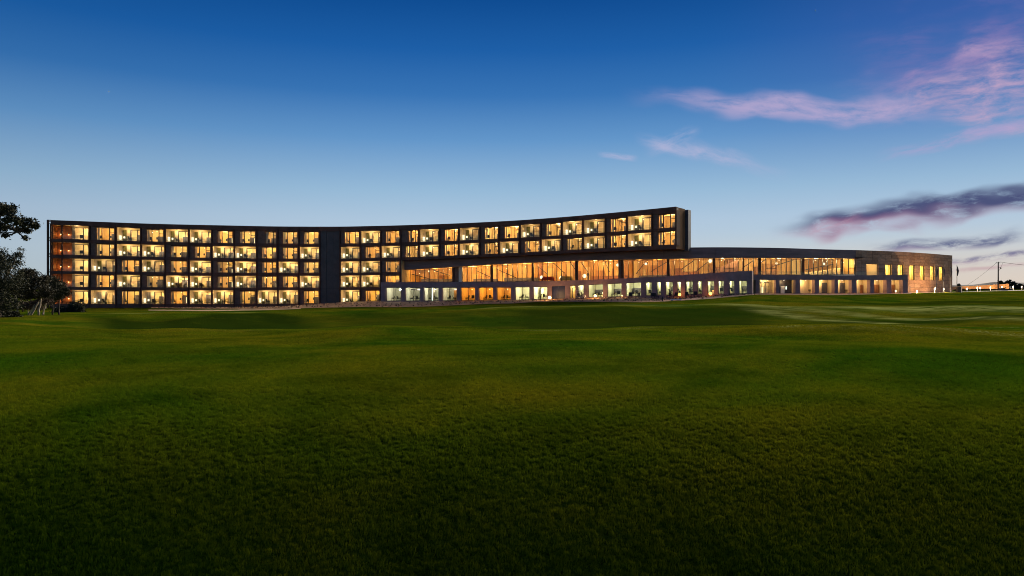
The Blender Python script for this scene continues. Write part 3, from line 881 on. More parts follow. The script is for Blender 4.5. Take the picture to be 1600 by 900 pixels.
# ------------------------------------------------------------------ glazed pavilion level
Y_fb = curve([(620, 422.4), (634, 421.5), (707, 417), (790, 412), (835, 410), (900, 407), (975, 405.4), (1040, 404.4), (1114, 402.8), (1200, 402.6), (1320, 403.6), (1352, 404.6)])
Y_ft = curve([(620, 407), (700, 402), (790, 398.5), (870, 394), (930, 392), (1000, 389), (1057, 386.9), (1120, 386.3), (1200, 387), (1290, 389.6), (1352, 391)])
Y_fl = curve([(620, 441.2), (900, 438.7), (1040, 433.4), (1180, 429.4), (1352, 429)])
pav = thing('glass_pavilion', P(985, 440, D_fas(985)), 'long glazed restaurant storey glowing orange under a dark metal roof band', 'restaurant')
fe = [630, 664, 700, 738, 778, 820, 862, 906, 950, 994, 1038, 1078, 1118, 1158, 1198, 1236, 1272, 1306, 1338]
for a0, a1 in zip(fe, fe[1:]):
    mb = MB(); strip(mb, [a0 + 0.12, (a0 + a1) / 2, a1 - 0.12], D_fas, Y_ft, Y_fb, 0.35)
    mb.obj('fascia_panel', 'zinc', pav)
mb = MB(); strip(mb, fr(30, 630, 1338), D_fas, lambda x: Y_fb(x) - 1.1, lambda x: Y_fb(x) + 0.3, 2.2, 0.1); mb.obj('eaves_soffit', 'hall_ceiling', pav)
mb = MB()
a_, b_, c_ = P(1338, 401.6, D_fas(1338) - 0.4), P(1338, 404.8, D_fas(1338) - 0.4), P(1352, 401.8, D_fas(1352) - 0.6)
k_ = 1.6
mb.v += [a_, b_, c_, (a_[0], a_[1] + k_, a_[2]), (b_[0], b_[1] + k_, b_[2]), (c_[0], c_[1] + k_, c_[2])]
for f_ in ((0, 1, 2), (3, 5, 4), (0, 2, 5, 3), (1, 4, 5, 2), (0, 3, 4, 1)): mb.f.append(f_); mb.mi.append(0)
mb.obj('canopy_tip', 'facade_edge', pav)
mb = MB(); strip(mb, fr(26, 640, 1338), D_fas, lambda x: Y_ft(x) + 2.0, lambda x: Y_ft(x) + 4.0, 14, 0.4); mb.obj('roof', 'slate', pav)
G0 = 1.7
D_gl = lambda x: D_fas(x) + G0
secs = [(634.5, 707), (722.5, 766.5), (770, 831), (833.5, 899), (903, 966.5), (974, 1042.5), (1046, 1114), (1117.5, 1161), (1162.5, 1185), (1189, 1252.5), (1256.5, 1315), (1317, 1335.5)]
for si, (s0, s1) in enumerate(secs):
    n = max(2, round((s1 - s0) / 7.6))
    es = fr(n, s0, s1)
    fmb = MB()
    strip(fmb, [s0, s1], D_gl, lambda x: Y_fb(x) + 0.1, lambda x: Y_fb(x) + 0.75, 0.12)
    strip(fmb, [s0, s1], D_gl, lambda x: Y_fl(x) - 0.4, lambda x: Y_fl(x) + 0.3, 0.12)
    sec = fmb.obj('glazing_frame', 'frame', pav)
    for q, px in enumerate(es):
        mb = MB(); strip(mb, [px - 0.34, px + 0.34], D_gl, lambda x: Y_fb(x) + 0.75, lambda x: Y_fl(x) - 0.4, 0.16, -0.03)
        mb.obj('mullion', 'frame', sec)
    for q in range(n):
        mb = MB(); strip(mb, [es[q] + 0.36, es[q + 1] - 0.36], D_gl, lambda x: Y_fb(x) + 0.75, lambda x: Y_fl(x) - 0.4, 0.012, 0.05)
        mb.obj('pane', 'glass', sec)
    if si in (7, 9, 11):     # door sets
        i0 = {7: 2, 9: 1, 11: 1}[si]
        mb = MB()
        yd = lambda x: Y_fl(x) - 10.5
        strip(mb, [es[i0], es[min(i0 + 2, n)]], D_gl, yd, lambda x: yd(x) + 0.8, 0.2, -0.08)
        mb.obj('door_head', 'frame', sec)
# columns between the sections
for a0, a1, m_ in ((707.6, 711.2, 'facade_edge'), (711.4, 716.6, 'jamb'), (717, 722, 'white_wall'), (767, 769.7, 'facade_edge'), (831.3, 833.2, 'facade_edge'), (899.4, 902.6, 'facade_edge'), (967, 970.2, 'jamb'), (970.4, 973.6, 'facade_edge'), (1042.8, 1045.7, 'facade_edge'), (1114.3, 1117.2, 'facade_edge'), (1161.2, 1162.3, 'facade_edge'), (1185.3, 1188.7, 'facade_edge'), (1252.8, 1256.2, 'facade_edge'), (1315.2, 1316.8, 'facade_edge')):
    mb = MB(); strip(mb, [a0, a1], D_gl, lambda x: Y_fb(x) + 0.1, lambda x: Y_fl(x) + 0.3, 0.5, -0.12); mb.obj('column', m_, pav)
# the hall behind the glass
mb = MB()
hxs = fr(36, 633, 1337)
def hall(px, w, y):
    d = D_gl(px)
    q = P(px, y, d)
    a, b = px - 4, px + 4
    t = np.array(P(b, 0, D_gl(b))[:2]) - np.array(P(a, 0, D_gl(a))[:2]); t /= np.hypot(*t)
    n = np.array((-t[1], t[0]))
    return (q[0] + n[0] * w, q[1] + n[1] * w, q[2])
HW = 8.5
for a0, a1 in zip(hxs, hxs[1:]):
    mb.quad(hall(a0, HW, Y_fl(a0)), hall(a1, HW, Y_fl(a1)), hall(a1, HW, Y_fb(a1)), hall(a0, HW, Y_fb(a0)), 0)
    mb.quad(hall(a0, 0.1, Y_fb(a0)), hall(a1, 0.1, Y_fb(a1)), hall(a1, HW, Y_fb(a1)), hall(a0, HW, Y_fb(a0)), 1)
    mb.quad(hall(a0, 0.1, Y_fl(a0)), hall(a1, 0.1, Y_fl(a1)), hall(a1, HW, Y_fl(a1)), hall(a0, HW, Y_fl(a0)), 2)
for px in (633, 1337):
    mb.quad(hall(px, 0.1, Y_fl(px)), hall(px, HW, Y_fl(px)), hall(px, HW, Y_fb(px)), hall(px, 0.1, Y_fb(px)), 0)
hallo = mb.obj('dining_hall', ['hall_wall', 'hall_ceiling', 'hall_floor'], pav)
# low dark counters and screen walls standing along the back of the hall
for a0, a1, hgt, w in ((648, 702, 5.5, 5.0), (726, 762, 5.0, 5.5), (774, 828, 6.5, 5.2), (905, 960, 8.0, 7.4), (980, 1036, 6.0, 7.8), (1050, 1092, 9.5, 7.8)):
    mb = MB()
    for q0, q1 in zip(fr(3, a0, a1), fr(3, a0, a1)[1:]):
        A = [hall(q0, w, Y_fl(q0) - 0.1), hall(q1, w, Y_fl(q1) - 0.1), hall(q1, w + 0.5, Y_fl(q1) - 0.1), hall(q0, w + 0.5, Y_fl(q0) - 0.1)]
        T = [hall(q0, w, Y_fl(q0) - hgt), hall(q1, w, Y_fl(q1) - hgt), hall(q1, w + 0.5, Y_fl(q1) - hgt), hall(q0, w + 0.5, Y_fl(q0) - hgt)]
        mb.box8(A + T)
    mb.obj('counter', 'timber' if hgt > 7 else 'slate', hallo)
# timber wall panels and doorways along the back wall
for q, a0 in enumerate(range(640, 1330, 15)):
    if random.random() < 0.25: continue
    a1 = a0 + random.choice((6, 9, 12))
    top = random.choice((0.0, 0.25, 0.45))
    y = lambda x: Y_fb(x) + (Y_fl(x) - Y_fb(x)) * top + 0.3
    A = [hall(a0, HW - 0.35, Y_fl(a0) - 0.1), hall(a1, HW - 0.35, Y_fl(a1) - 0.1), hall(a1, HW - 0.1, Y_fl(a1) - 0.1), hall(a0, HW - 0.1, Y_fl(a0) - 0.1)]
    T = [hall(a0, HW - 0.35, y(a0)), hall(a1, HW - 0.35, y(a1)), hall(a1, HW - 0.1, y(a1)), hall(a0, HW - 0.1, y(a0))]
    mb = MB(); mb.box8(A + T); mb.obj('wall_panel', random.choice(('timber', 'timber_mid', 'amber_wall', 'orange_wall')), hallo)
# raking steel braces behind the glass
for x0, f0, x1, f1 in ((640, 0.35, 668, 0.75), (672, 0.1, 700, 0.55), (740, 0.3, 766, 0.8), (771, 0.25, 806, 0.85), (836, 0.2, 850, 0.6), (860, 0.05, 878, 0.6), (886, 0.02, 896, 0.5), (904, 0.1, 914, 0.55), (940, 0.0, 948, 0.6), (990, 0.75, 1006, 0.1), (1014, 0.65, 1040, 0.15), (1062, 0.6, 1084, 0.1), (1086, 0.75, 1112, 0.1), (1165, 0.6, 1184, 0.15), (1192, 0.35, 1204, 0.08), (1216, 0.5, 1250, 0.1), (1262, 0.75, 1312, 0.35)):
    y0 = Y_fb(x0) + (Y_fl(x0) - Y_fb(x0)) * f0; y1 = Y_fb(x1) + (Y_fl(x1) - Y_fb(x1)) * f1
    mb = MB(); mb.tube([hall(x0, 1.6, y0), hall(x1, 1.6, y1)], [0.07, 0.07], 6); mb.obj('brace', 'frame', hallo)
# stair wall rising behind the right-hand glazing
for x0, x1, f0, f1, m_ in ((1112, 1162, 0.80, 0.05, 'jamb'), (1266, 1334, 0.92, 0.52, 'amber_wall')):
    mb = MB()
    y = lambda x, f: Y_fb(x) + (Y_fl(x) - Y_fb(x)) * f
    A = [hall(x0, 2.4, Y_fl(x0) - 0.1), hall(x1, 2.4, Y_fl(x1) - 0.1), hall(x1, 2.7, Y_fl(x1) - 0.1), hall(x0, 2.7, Y_fl(x0) - 0.1)]
    T = [hall(x0, 2.4, y(x0, f0)), hall(x1, 2.4, y(x1, f1)), hall(x1, 2.7, y(x1, f1)), hall(x0, 2.7, y(x0, f0))]
    mb.box8(A + T); mb.obj('stair_wall', m_, hallo)
for px in (648, 672, 696, 728, 752, 784, 812, 846, 874, 892, 918, 946, 990, 1020, 1062, 1094, 1130, 1152, 1174, 1206, 1236, 1264, 1282, 1300, 1326):
    yt = Y_fb(px) + random.uniform(2.5, 7.0)
    loc = hall(px, random.uniform(2.6, 4.2) if not (1110 < px < 1164 or px > 1256) else 1.3, yt)
    point('hall_light', loc, random.choice((260, 420, 640, 900)), (1.0, 0.57, 0.18) if px < 1040 else (1.0, 0.64, 0.25) if px < 1160 else (1.0, 0.74, 0.36), 0.2, hallo)
    dmb = MB(); dmb.lathe([(0.07, -0.05), (0.07, 0.12)], loc, 8); dmb.obj('downlight', 'downlight', hallo)
# return wall at the inner corner
mb = MB(); strip(mb, [626.6, 627.6], D_tower, lambda x: YB(627), lambda x: 442, 5.5, 0.0)
q0, q1 = P(627.2, 0, 149.6), P(634.4, 0, D_gl(634.4) + 0.2)
zt, zb = P(627, YB(627), 149.5)[2], P(627, 441.6, 149.5)[2]
mb.box8([(q0[0], q0[1], zb), (q1[0], q1[1], zb), (q1[0], q1[1] + 0.3, zb), (q0[0], q0[1] + 0.3, zb), (q0[0], q0[1], zt), (q1[0], q1[1], zt), (q1[0], q1[1] + 0.3, zt), (q0[0], q0[1] + 0.3, zt)])
mb.obj('return_wall', 'amber_wall', pav)

# furniture and lamps of the hall
def lamp_globe(px, y, w, label, rad=0.28):
    loc = hall(px, w, y)
    mb = MB()
    mb.lathe([(rad * math.sin(t), -rad * math.cos(t)) for t in [math.pi * q / 8 for q in range(9)]], (0, 0, 0), 14, 0)
    top = (Y_fb(px) - y) / -F * D_gl(px)
    mb.lathe([(0.015, rad), (0.015, max(rad + 0.05, top))], (0, 0, 0), 6, 1)
    o = mb.obj('pendant_lamp', ['lamp_white', 'frame'], None, True)
    o.location = loc
    tag(o, label, 'lamp', 'pendant lamps in the dining hall')
lamp_globe(842, 433, 1.6, 'white pendant globe glowing beside the red sofa in the dining hall', 0.36)
lamp_globe(873, 434.5, 1.4, 'large white globe lamp glowing between the red and yellow sofas', 0.42)
lamp_globe(909, 431, 1.5, 'white globe lamp glowing next to the standing person in the hall', 0.40)
lamp_globe(963, 414, 0.8, 'bright white globe hanging high near the double dark column', 0.30)
lamp_globe(1111, 407.5, 0.9, 'bright globe hung at the top end of a raking brace', 0.34)
lamp_globe(1222, 411, 1.6, 'small bright globe above the terrace glazing by the door set', 0.22)
lamp_globe(1296, 412, 1.4, 'small bright globe above the grey stair wall on the terrace side', 0.24)
lamp_globe(1003, 411.5, 3.0, 'round pendant glowing high in the middle of the orange hall', 0.24)
lamp_globe(667, 423.5, 1.6, 'small pendant glowing above the counter near the inner corner', 0.20)

def sofa(px, w, m_, label, rz):
    mb = MB()
    mb.box(-1.1, 1.1, -0.42, 0.42, 0.12, 0.45); mb.box(-1.1, 1.1, 0.25, 0.45, 0.45, 0.95)
    for x in (-1.28, 1.1): mb.box(x, x + 0.18, -0.42, 0.45, 0.12, 0.68)
    sp = thing('sofa', hall(px, w, Y_fl(px) - 0.1), label, 'sofa', 'sofas in the dining hall')
    sp.rotation_euler = (0, 0, rz)
    def child(nm, b, mm):
        o = b.obj(nm, mm); o.parent = sp
    child('body', mb, m_)
    for x in (-0.55, 0.55):
        b = MB(); b.box(x - 0.5, x + 0.5, -0.40, 0.22, 0.45, 0.56); child('cushion', b, m_)
    for x in (-1.15, 1.1):
        for y in (-0.36, 0.34):
            b = MB(); b.box(x, x + 0.06, y, y + 0.06, 0, 0.12); child('leg', b, 'frame')
sofa(854, 0.9, 'fabric_red', 'red sofa behind the glass above the pale ground-floor room', -0.2)
sofa(882, 1.0, 'fabric_yellow', 'yellow sofa behind the glass above the dark blue doors', -0.2)

# ------------------------------------------------------------------ podium
Y_pt = curve([(590, 440.8), (800, 440.3), (880, 438.6), (950, 436), (1040, 431.5), (1114, 426.5), (1178, 422.6)])
Y_wt = curve([(590, 449.2), (780, 448.9), (840, 448), (925, 444.6), (980, 441.8), (1040, 440.3), (1105, 439), (1178, 438.6)])
Y_wb = curve([(590, 470.4), (740, 469.7), (840, 468), (925, 464.6), (980, 463), (1040, 461), (1105, 459.4), (1178, 458.7)])
Y_pb = lambda x: Y_wb(x) + 6.0
pod = thing('podium_building', P(885, 470, D_pod(885)), 'low rendered ground-floor podium with a row of lit square windows', 'building')
OP = [(602.8, 626.4, 'white'), (633, 656, 'white'), (662, 685, 'whiteg'), (691, 713.5, 'whiteo'), (720, 742.3, 'orange'), (748, 770.4, 'orange'), (776, 798.4, 'orange'), (804.7, 827, 'pale'), (833.2, 855, 'pale'), (862, 883, 'blue'),
      (890, 899, 'door'), (903, 912, 'dining'), (919, 942, 'dining'), (949, 971, 'dining'), (978, 1001.6, 'dining'), (1008.6, 1018.8, 'dining'), (1026, 1032.7, 'dining'), (1039.8, 1051.4, 'dining'), (1058, 1064, 'dining'),
      (1071.8, 1083, 'dining'), (1090, 1097, 'dining'), (1105.4, 1116, 'dining'), (1122.4, 1131, 'dining'), (1140, 1147.4, 'dining'), (1155, 1167, 'dining')]
mb = MB()
cur = 595.0
for a0, a1, kd in OP + [(1175.2, 1175.2, '')]:
    strip(mb, [cur, (cur + a0) / 2, a0] if a0 - cur > 3 else [cur, a0], D_pod, Y_wt, Y_pb, 0.5)
    if kd:
        strip(mb, [a0, a1], D_pod, Y_wb, Y_pb, 0.5)
    cur = a1
strip(mb, fr(40, 595, 1175.2), D_pod, Y_pt, Y_wt, 0.5)
q0 = P(595, 0, D_pod(595)); q1 = P(1175.2, 0, D_pod(1175.2))
mb.box(q0[0], q0[0] + 0.5, q0[1] + 0.55, q0[1] + 7, P(595, 476, D_pod(595))[2], P(595, 440.9, D_pod(595))[2])
Cell(1172, 1175.1, D_pod, Y_pt(1172) + 0.1, Y_pt(1175) + 0.1, 464, 464).box(mb, 0.5, 0.99, 0, 1, 0.52, 2.2)
mb.obj('wall', 'render', pod)
# projecting piers on the taller stretch
for a0, a1 in ((1064.8, 1071.0), (1097.8, 1104.8), (1131.6, 1139.4), (1167.6, 1174.9)):
    mb = MB(); strip(mb, [a0, a1], D_pod, lambda x: Y_wt(x) - 3.0, Y_pb, 0.22, -0.225); mb.obj('pier', 'render', pod)
# terrace deck on top of the podium, back to the glazing
mb = MB()
dxs = fr(40, 600, 1175)
for a0, a1 in zip(dxs, dxs[1:]):
    def q_(x, back):
        if not back:
            p_ = P(x, Y_pt(x) + 0.9, D_pod(x) + 0.5); return (p_[0], p_[1], p_[2])
        X_ = (x - CX) / F * D_pod(x) * 1.0
        yb = min(D_gl(max(x, 634)) + 0.3, D_pod(x) + 22)
        p_ = P(x, Y_fl(max(x, 634)) + 0.2, yb); return p_
    mb.quad(q_(a0, 0), q_(a1, 0), q_(a1, 1), q_(a0, 1))
mb.obj('terrace_deck', 'paving', pod)

DIN_N = 0
for i, (a0, a1, kd) in enumerate(OP):
    c = Cell(a0, a1, D_pod, Y_wt(a0), Y_wt(a1), Y_wb(a0), Y_wb(a1))
    wide = a1 - a0 > 15
    f = MB()
    t_ = 0.02 if wide else 0.04
    c.box(f, 0, t_, 0, 1, 0.20, 0.28); c.box(f, 1 - t_, 1, 0, 1, 0.20, 0.28)
    c.box(f, t_, 1 - t_, 0, 0.025, 0.20, 0.28); c.box(f, t_, 1 - t_, 0.97, 1, 0.20, 0.28)
    if kd == 'blue':
        win = f.obj('door_frame', 'frame', pod)
        for q in range(2):
            mb = MB(); c.box(mb, 0.02 + 0.485 * q, 0.495 + 0.485 * q, 0.0, 0.97, 0.22, 0.27); mb.obj('door_leaf', 'blue_door', win)
        continue
    splits = [0.5] if wide else []
    for s_ in splits:
        c.box(f, s_ - 0.012, s_ + 0.012, 0.025, 0.97, 0.20, 0.28)
    if kd == 'door':
        c.box(f, 0.40, 0.50, 0.025, 0.80, 0.2, 0.28); c.box(f, 0.40, 1 - t_, 0.78, 0.83, 0.19, 0.27)
    win = f.obj('window', 'frame', pod)
    ed = [t_] + splits + [1 - t_]
    for q0, q1 in zip(ed, ed[1:]):
        g = MB(); c.box(g, q0 + 0.013, q1 - 0.013, 0.03, 0.965, 0.235, 0.245); g.obj('pane', 'glass', win)
    wm = {'white': 'white_wall', 'whiteg': 'white_wall', 'whiteo': 'white_wall', 'orange': 'orange_wall', 'pale': 'white_wall', 'door': 'amber_wall', 'dining': 'green_wall'}[kd]
    sp = 0.10 if wide else 0.05
    mb = MB(); dep = 5.0
    c.shell(mb, -sp, 1 + sp, -0.01, 1.02, 0.52, dep, (0, 1, 2, 0), 0.02)
    rm = mb.obj('room', [wm, 'ceiling' if kd != 'orange' else 'orange_wall', 'floor_room' if kd != 'pale' else 'paving'], pod)
    colr = {'white': (1.0, 0.94, 0.70), 'whiteg': (1.0, 0.92, 0.66), 'whiteo': (1.0, 0.86, 0.58), 'orange': (1.0, 0.52, 0.12), 'pale': (1.0, 0.86, 0.46), 'door': (1.0, 0.78, 0.42), 'dining': (1.0, 0.95, 0.62)}[kd]
    en = {'white': 95, 'whiteg': 75, 'whiteo': 75, 'orange': 95, 'pale': 150, 'door': 60, 'dining': 75 if wide else 38}[kd]
    point('room_light', c.pt(0.5 + 0.2 * (random.random() - 0.5), 0.86, 2.4), 2.6 * en * random.uniform(0.85, 1.15), colr, 0.2, rm)
    if kd.startswith('white'):
        mb = MB(); c.box(mb, 0.5 if i == 0 else 0.0, 1.06, 0.80 if i < 2 else 0.84, 0.86, 2.5, 2.7); mb.obj('bulkhead', 'white_wall' if i == 0 else 'slate', rm)
        if kd == 'whiteg':
            mb = MB(); c.box(mb, 0.36, 0.44, 0.02, 0.97, 1.2, 1.3); mb.obj('light_column', 'cool_tube', rm)
            mb = MB(); c.box(mb, 0.10, 0.33, 0.02, 0.92, 2.6, 2.8); mb.obj('screen', 'curtain_grey', rm)
        if kd == 'whiteo':
            mb = MB(); c.box(mb, 0.58, 0.80, 0.02, 0.78, 1.6, 1.75); mb.obj('screen', 'orange_wall', rm)
            point('room_light', c.pt(0.66, 0.7, 1.0), 12, (1.0, 0.45, 0.08), 0.1, rm)
    if kd == 'orange':
        for a in (0.25, 0.75):
            mb = MB(); mb.lathe([(0.08, 0), (0.10, 0.2)], c.pt(a, 0.80, 3.9), 8); mb.obj('wall_light', 'lamp_warm', rm)
            point('wall_light_glow', c.pt(a, 0.72, 3.8), 14, (1.0, 0.55, 0.16), 0.1, rm)
    if kd == 'pale':
        mb = MB(); c.box(mb, 0.45, 0.66, 0.28, 0.66, 4.7, 4.85); mb.obj('picture_panel', 'timber', rm)
        if i == 8:
            mb = MB(); c.box(mb, 0.14, 0.32, 0.05, 0.85, 3.0, 3.1); mb.obj('screen', 'green_wall', rm)
    if kd == 'dining':
        DIN_N += 1
        mb = MB(); c.box(mb, -0.02, 1.02, 0.30, 0.60, 4.6, 4.75); mb.obj('dark_band', 'slate', rm)
        if not wide and DIN_N % 3 == 0 and i < 23:
            mb = MB(); c.box(mb, 0.55, 0.95, 0.02, 0.86, 3.4, 3.6); mb.obj('screen', 'joinery', rm)
    # furniture seen through the glass
    nm = {0: 'left-hand'}.get(i)
    wname = {'white': 'white-lit', 'whiteg': 'white-lit', 'whiteo': 'white-lit', 'orange': 'orange-lit', 'pale': 'pale yellow', 'door': 'cream-lit', 'dining': 'pale green-lit'}[kd]
    cnt = sum(1 for z in OP[:i + 1] if (z[2][:5] == kd[:5]))
    if kd != 'door':
        place('dining_chair', CHAIR, c.pt(0.70 if wide else 0.6, 0.004, 1.1), c.rot() + random.uniform(0.4, 2.4), f'dark chair nearest the glass in the {ORD[cnt]} {wname} podium window', 'chair', 'chairs in the podium windows')
    if wide:
        place('dining_table', TABLE, c.pt(0.50, 0.004, 1.4), c.rot(), f'small round table in the {ORD[cnt]} {wname} podium window', 'table', 'tables in the podium windows')
        place('dining_chair', CHAIR, c.pt(0.27, 0.004, 1.3), c.rot() - random.uniform(0.4, 2.0), f'dark chair left of the table in the {ORD[cnt]} {wname} podium window', 'chair', 'chairs in the podium windows')

# outdoor dining chairs on the podium forecourt
n_out = 0
for px in (985, 996, 1021, 1026, 1044, 1049, 1056, 1074, 1082, 1087):
    d = D_pod(px) - 1.6 - (n_out % 2) * 0.6
    x = (px - CX) / F * d
    n_out += 1
    place('terrace_chair', CHAIR, (x, d, gz(x, d) + 0.02), random.uniform(0, 6.2), f'dark outdoor chair on the podium forecourt, {ORD[n_out]} along from the glass double doors', 'chair', 'outdoor chairs on the podium forecourt')

# ------------------------------------------------------------------ terrace colonnade
Y_ct = curve([(1176, 429.4), (1320, 430), (1422, 429.6)])
Y_co = curve([(1176, 437.4), (1300, 437.4), (1422, 437.6)])
Y_cb = curve([(1176, 458.8), (1300, 458.4), (1422, 458.6)])
coln = thing('terrace_colonnade', P(1300, 459, D_col(1300)), 'rendered colonnade of eight lit square bays below the glass terrace', 'colonnade')
piers = [(1180.8, 1187), (1212.4, 1218), (1243.2, 1250), (1273.4, 1280), (1304, 1309.4), (1331, 1338.6), (1359.8, 1366), (1385.4, 1393), (1410.6, 1418.4)]
for a0, a1 in piers:
    mb = MB(); strip(mb, [a0, a1], D_col, Y_co, lambda x: Y_cb(x) + 4, 0.75); mb.obj('pier', 'render', coln)
mb = MB(); strip(mb, fr(16, 1176, 1418.4), D_col, Y_ct, lambda x: Y_co(x) - 0.02, 0.75, 0.002); mb.obj('lintel', 'render', coln)
mb = MB(); strip(mb, fr(16, 1176, 1418.4), D_col, lambda x: Y_cb(x) - 0.1, lambda x: Y_cb(x) + 4, 5.2, 0.0); mb.obj('plinth', 'render', coln)
mb = MB()
for a0, a1 in zip(fr(16, 1176, 1420), fr(16, 1176, 1420)[1:]):
    mb.quad(P(a0, Y_ct(a0) + 0.8, D_col(a0) + 0.5), P(a1, Y_ct(a1) + 0.8, D_col(a1) + 0.5), P(a1, Y_ct(a1) + 0.8, D_wing(max(a1, 1330)) + 1 if a1 > 1330 else D_gl(a1) + 0.4), P(a0, Y_ct(a0) + 0.8, D_wing(a0) + 1 if a0 > 1330 else D_gl(a0) + 0.4))
mb.obj('terrace_deck', 'paving', coln)
bays = [(1187, 1212.4, 'glass'), (1218, 1243.2, 'dark'), (1250, 1273.4, 'stone'), (1280, 1304, 'door'), (1309.4, 1331, 'door'), (1338.6, 1359.8, 'side'), (1366, 1385.4, 'timber'), (1393, 1410.6, 'timber')]
for i, (a0, a1, kd) in enumerate(bays):
    c = Cell(a0, a1, D_col, Y_co(a0), Y_co(a1), Y_cb(a0), Y_cb(a1))
    mb = MB()
    c.shell(mb, -0.10, 1.10, 0.0, 1.01, 0.76, 1.9, (0, 1, 2, 3))
    bk = {'glass': 'curtain_cream', 'dark': 'joinery', 'stone': 'cream', 'door': 'cream', 'side': 'cream', 'timber': 'cream'}[kd]
    rm = mb.obj('porch', ['cream', 'ceiling', 'paving', bk], coln)
    if kd == 'timber':
        mb = MB()
        for q in range(4):
            c.box(mb, -0.05 + q * 0.276, 0.215 + q * 0.276, 0.0, 0.66, 1.74, 1.86)
        mb.obj('timber_screen', 'timber', rm)
    if kd in ('door', 'side'):
        x0 = 0.66 if i == 3 else 0.70 if kd == 'door' else 0.86
        mb = MB(); c.box(mb, x0, x0 + 0.34 if kd == 'door' else x0 + 0.2, 0.0, 0.80 if kd == 'door' else 0.62, 1.76, 1.88); mb.obj('door_leaf', 'slate' if kd == 'door' else 'timber', rm)
    if kd == 'glass':
        f = MB()
        for a in (0.12, 0.34, 0.58, 0.82): c.box(f, a, a + 0.025, 0, 0.8, 1.62, 1.68)
        c.box(f, 0.12, 0.845, 0.80, 0.84, 1.62, 1.68)
        w_ = f.obj('window', 'frame', rm)
        g = MB(); c.box(g, 0.145, 0.82, 0.01, 0.8, 1.64, 1.65); g.obj('pane', 'glass', w_)
        mb = MB(); c.box(mb, 0.36, 0.50, 0.05, 0.5, 1.78, 1.84); mb.obj('lit_cabinet', 'lit_panel', rm)
    if kd == 'dark':
        mb = MB(); c.box(mb, 0.38, 0.62, 0.0, 0.56, 1.72, 1.82); mb.obj('door_leaf', 'white_paint', rm)
        mb = MB(); c.box(mb, 0.70, 0.76, 0.30, 0.52, 1.72, 1.82); mb.obj('screen', 'cool_tube', rm)
    for a in ((0.5,) if i % 2 else (0.3, 0.7)):
        q_ = c.pt(a, 0.97, 1.3)
        d_ = MB(); d_.lathe([(0.10, 0.0), (0.10, 0.06)], q_, 8); d_.obj('downlight', 'downlight', rm)
    point('porch_light', c.pt(0.5, 0.85, 1.2), (95 if kd != 'dark' else 45) * random.uniform(0.9, 1.1), (1.0, 0.66, 0.30), 0.2, rm)
# glass terrace balustrade, panes one by one
be = [1190, 1214, 1238, 1262, 1286, 1310, 1334, 1358, 1384]
for a0, a1 in zip(be, be[1:]):
    mb = MB(); strip(mb, [a0 + 0.3, a1 - 0.3], D_col, lambda x: Y_ct(x) - 6.0, lambda x: Y_ct(x) + 0.4, 0.015, 1.6); mb.obj('balustrade_pane', 'glass_low', coln)
for px, nm in ((1266, 'third'), (1322, 'fifth')):
    d = D_col(px) + 2.2
    q_ = P(px, Y_cb(px) - 0.15, d)
    place('terrace_chair', CHAIR, q_, 0.8, f'dark chair standing in the {nm} bay of the lit colonnade', 'chair', 'chairs in the colonnade')

# ------------------------------------------------------------------ stone wing
wing = thing('stone_wing', P(1420, 460, D_wing(1420)), 'curved brown stone-clad wing with narrow glowing upright windows', 'building')
cols_ = [1337.8, 1346, 1354, 1363, 1372, 1384, 1393, 1403, 1412, 1421.2, 1429.4, 1437.6, 1445, 1453.5, 1460.2, 1467.8, 1474.4, 1481, 1488]
rows_ = [-1.5, -0.75, 0.05, 0.85, 1.70, 2.46, 3.22, 3.98, 4.72, 5.36, 6.0, 6.66]
wtop = lambda x: P(x, 0, D_wing(x))
def z_top(px):
    return CZ + (CY - curve([(1336, 390.6), (1400, 393), (1450, 396), (1488, 399.1)])(px)) / F * D_wing(px)
WINC = {(2, 4): 'recess', (5, 6): 'w', (7, 8): 'w', (9, 10): 'w', (11, 12): 'w', (13, 14): 'w', (15, 16): 'w'}
holes = {}
for (c0, c1), t_ in WINC.items():
    for q in range(c0, c1): holes[q] = t_
def wcell(px0, px1, z0a, z0b, z1a, z1b, off=0.0):
    c = Cell(px0, px1, D_wing, 0, 0, 0, 0, off)
    c.zb = (z0a, z0b); c.zt = (z1a, z1b)
    return c
sm = ['stone', 'stone_b', 'stone_c']
for q in range(len(cols_) - 1):
    a0, a1 = cols_[q], cols_[q + 1]
    for r in range(len(rows_)):
        z0 = CZ + rows_[r]
        if r + 1 < len(rows_): z1a = z1b = CZ + rows_[r + 1]
        else: z1a, z1b = z_top(a0), z_top(a1)
        if q in holes and 4 <= r <= 7: continue
        c = wcell(a0, a1, z0, z0, z1a, z1b)
        mb = MB()
        g = 0.022
        o_ = random.uniform(-0.02, 0.02)
        c.box(mb, g / c.len, 1 - g / c.len, 0.03, 0.97 if r + 1 < len(rows_) else 1.0, o_, 0.12)
        mb.obj('stone_panel', random.choice(sm), wing)
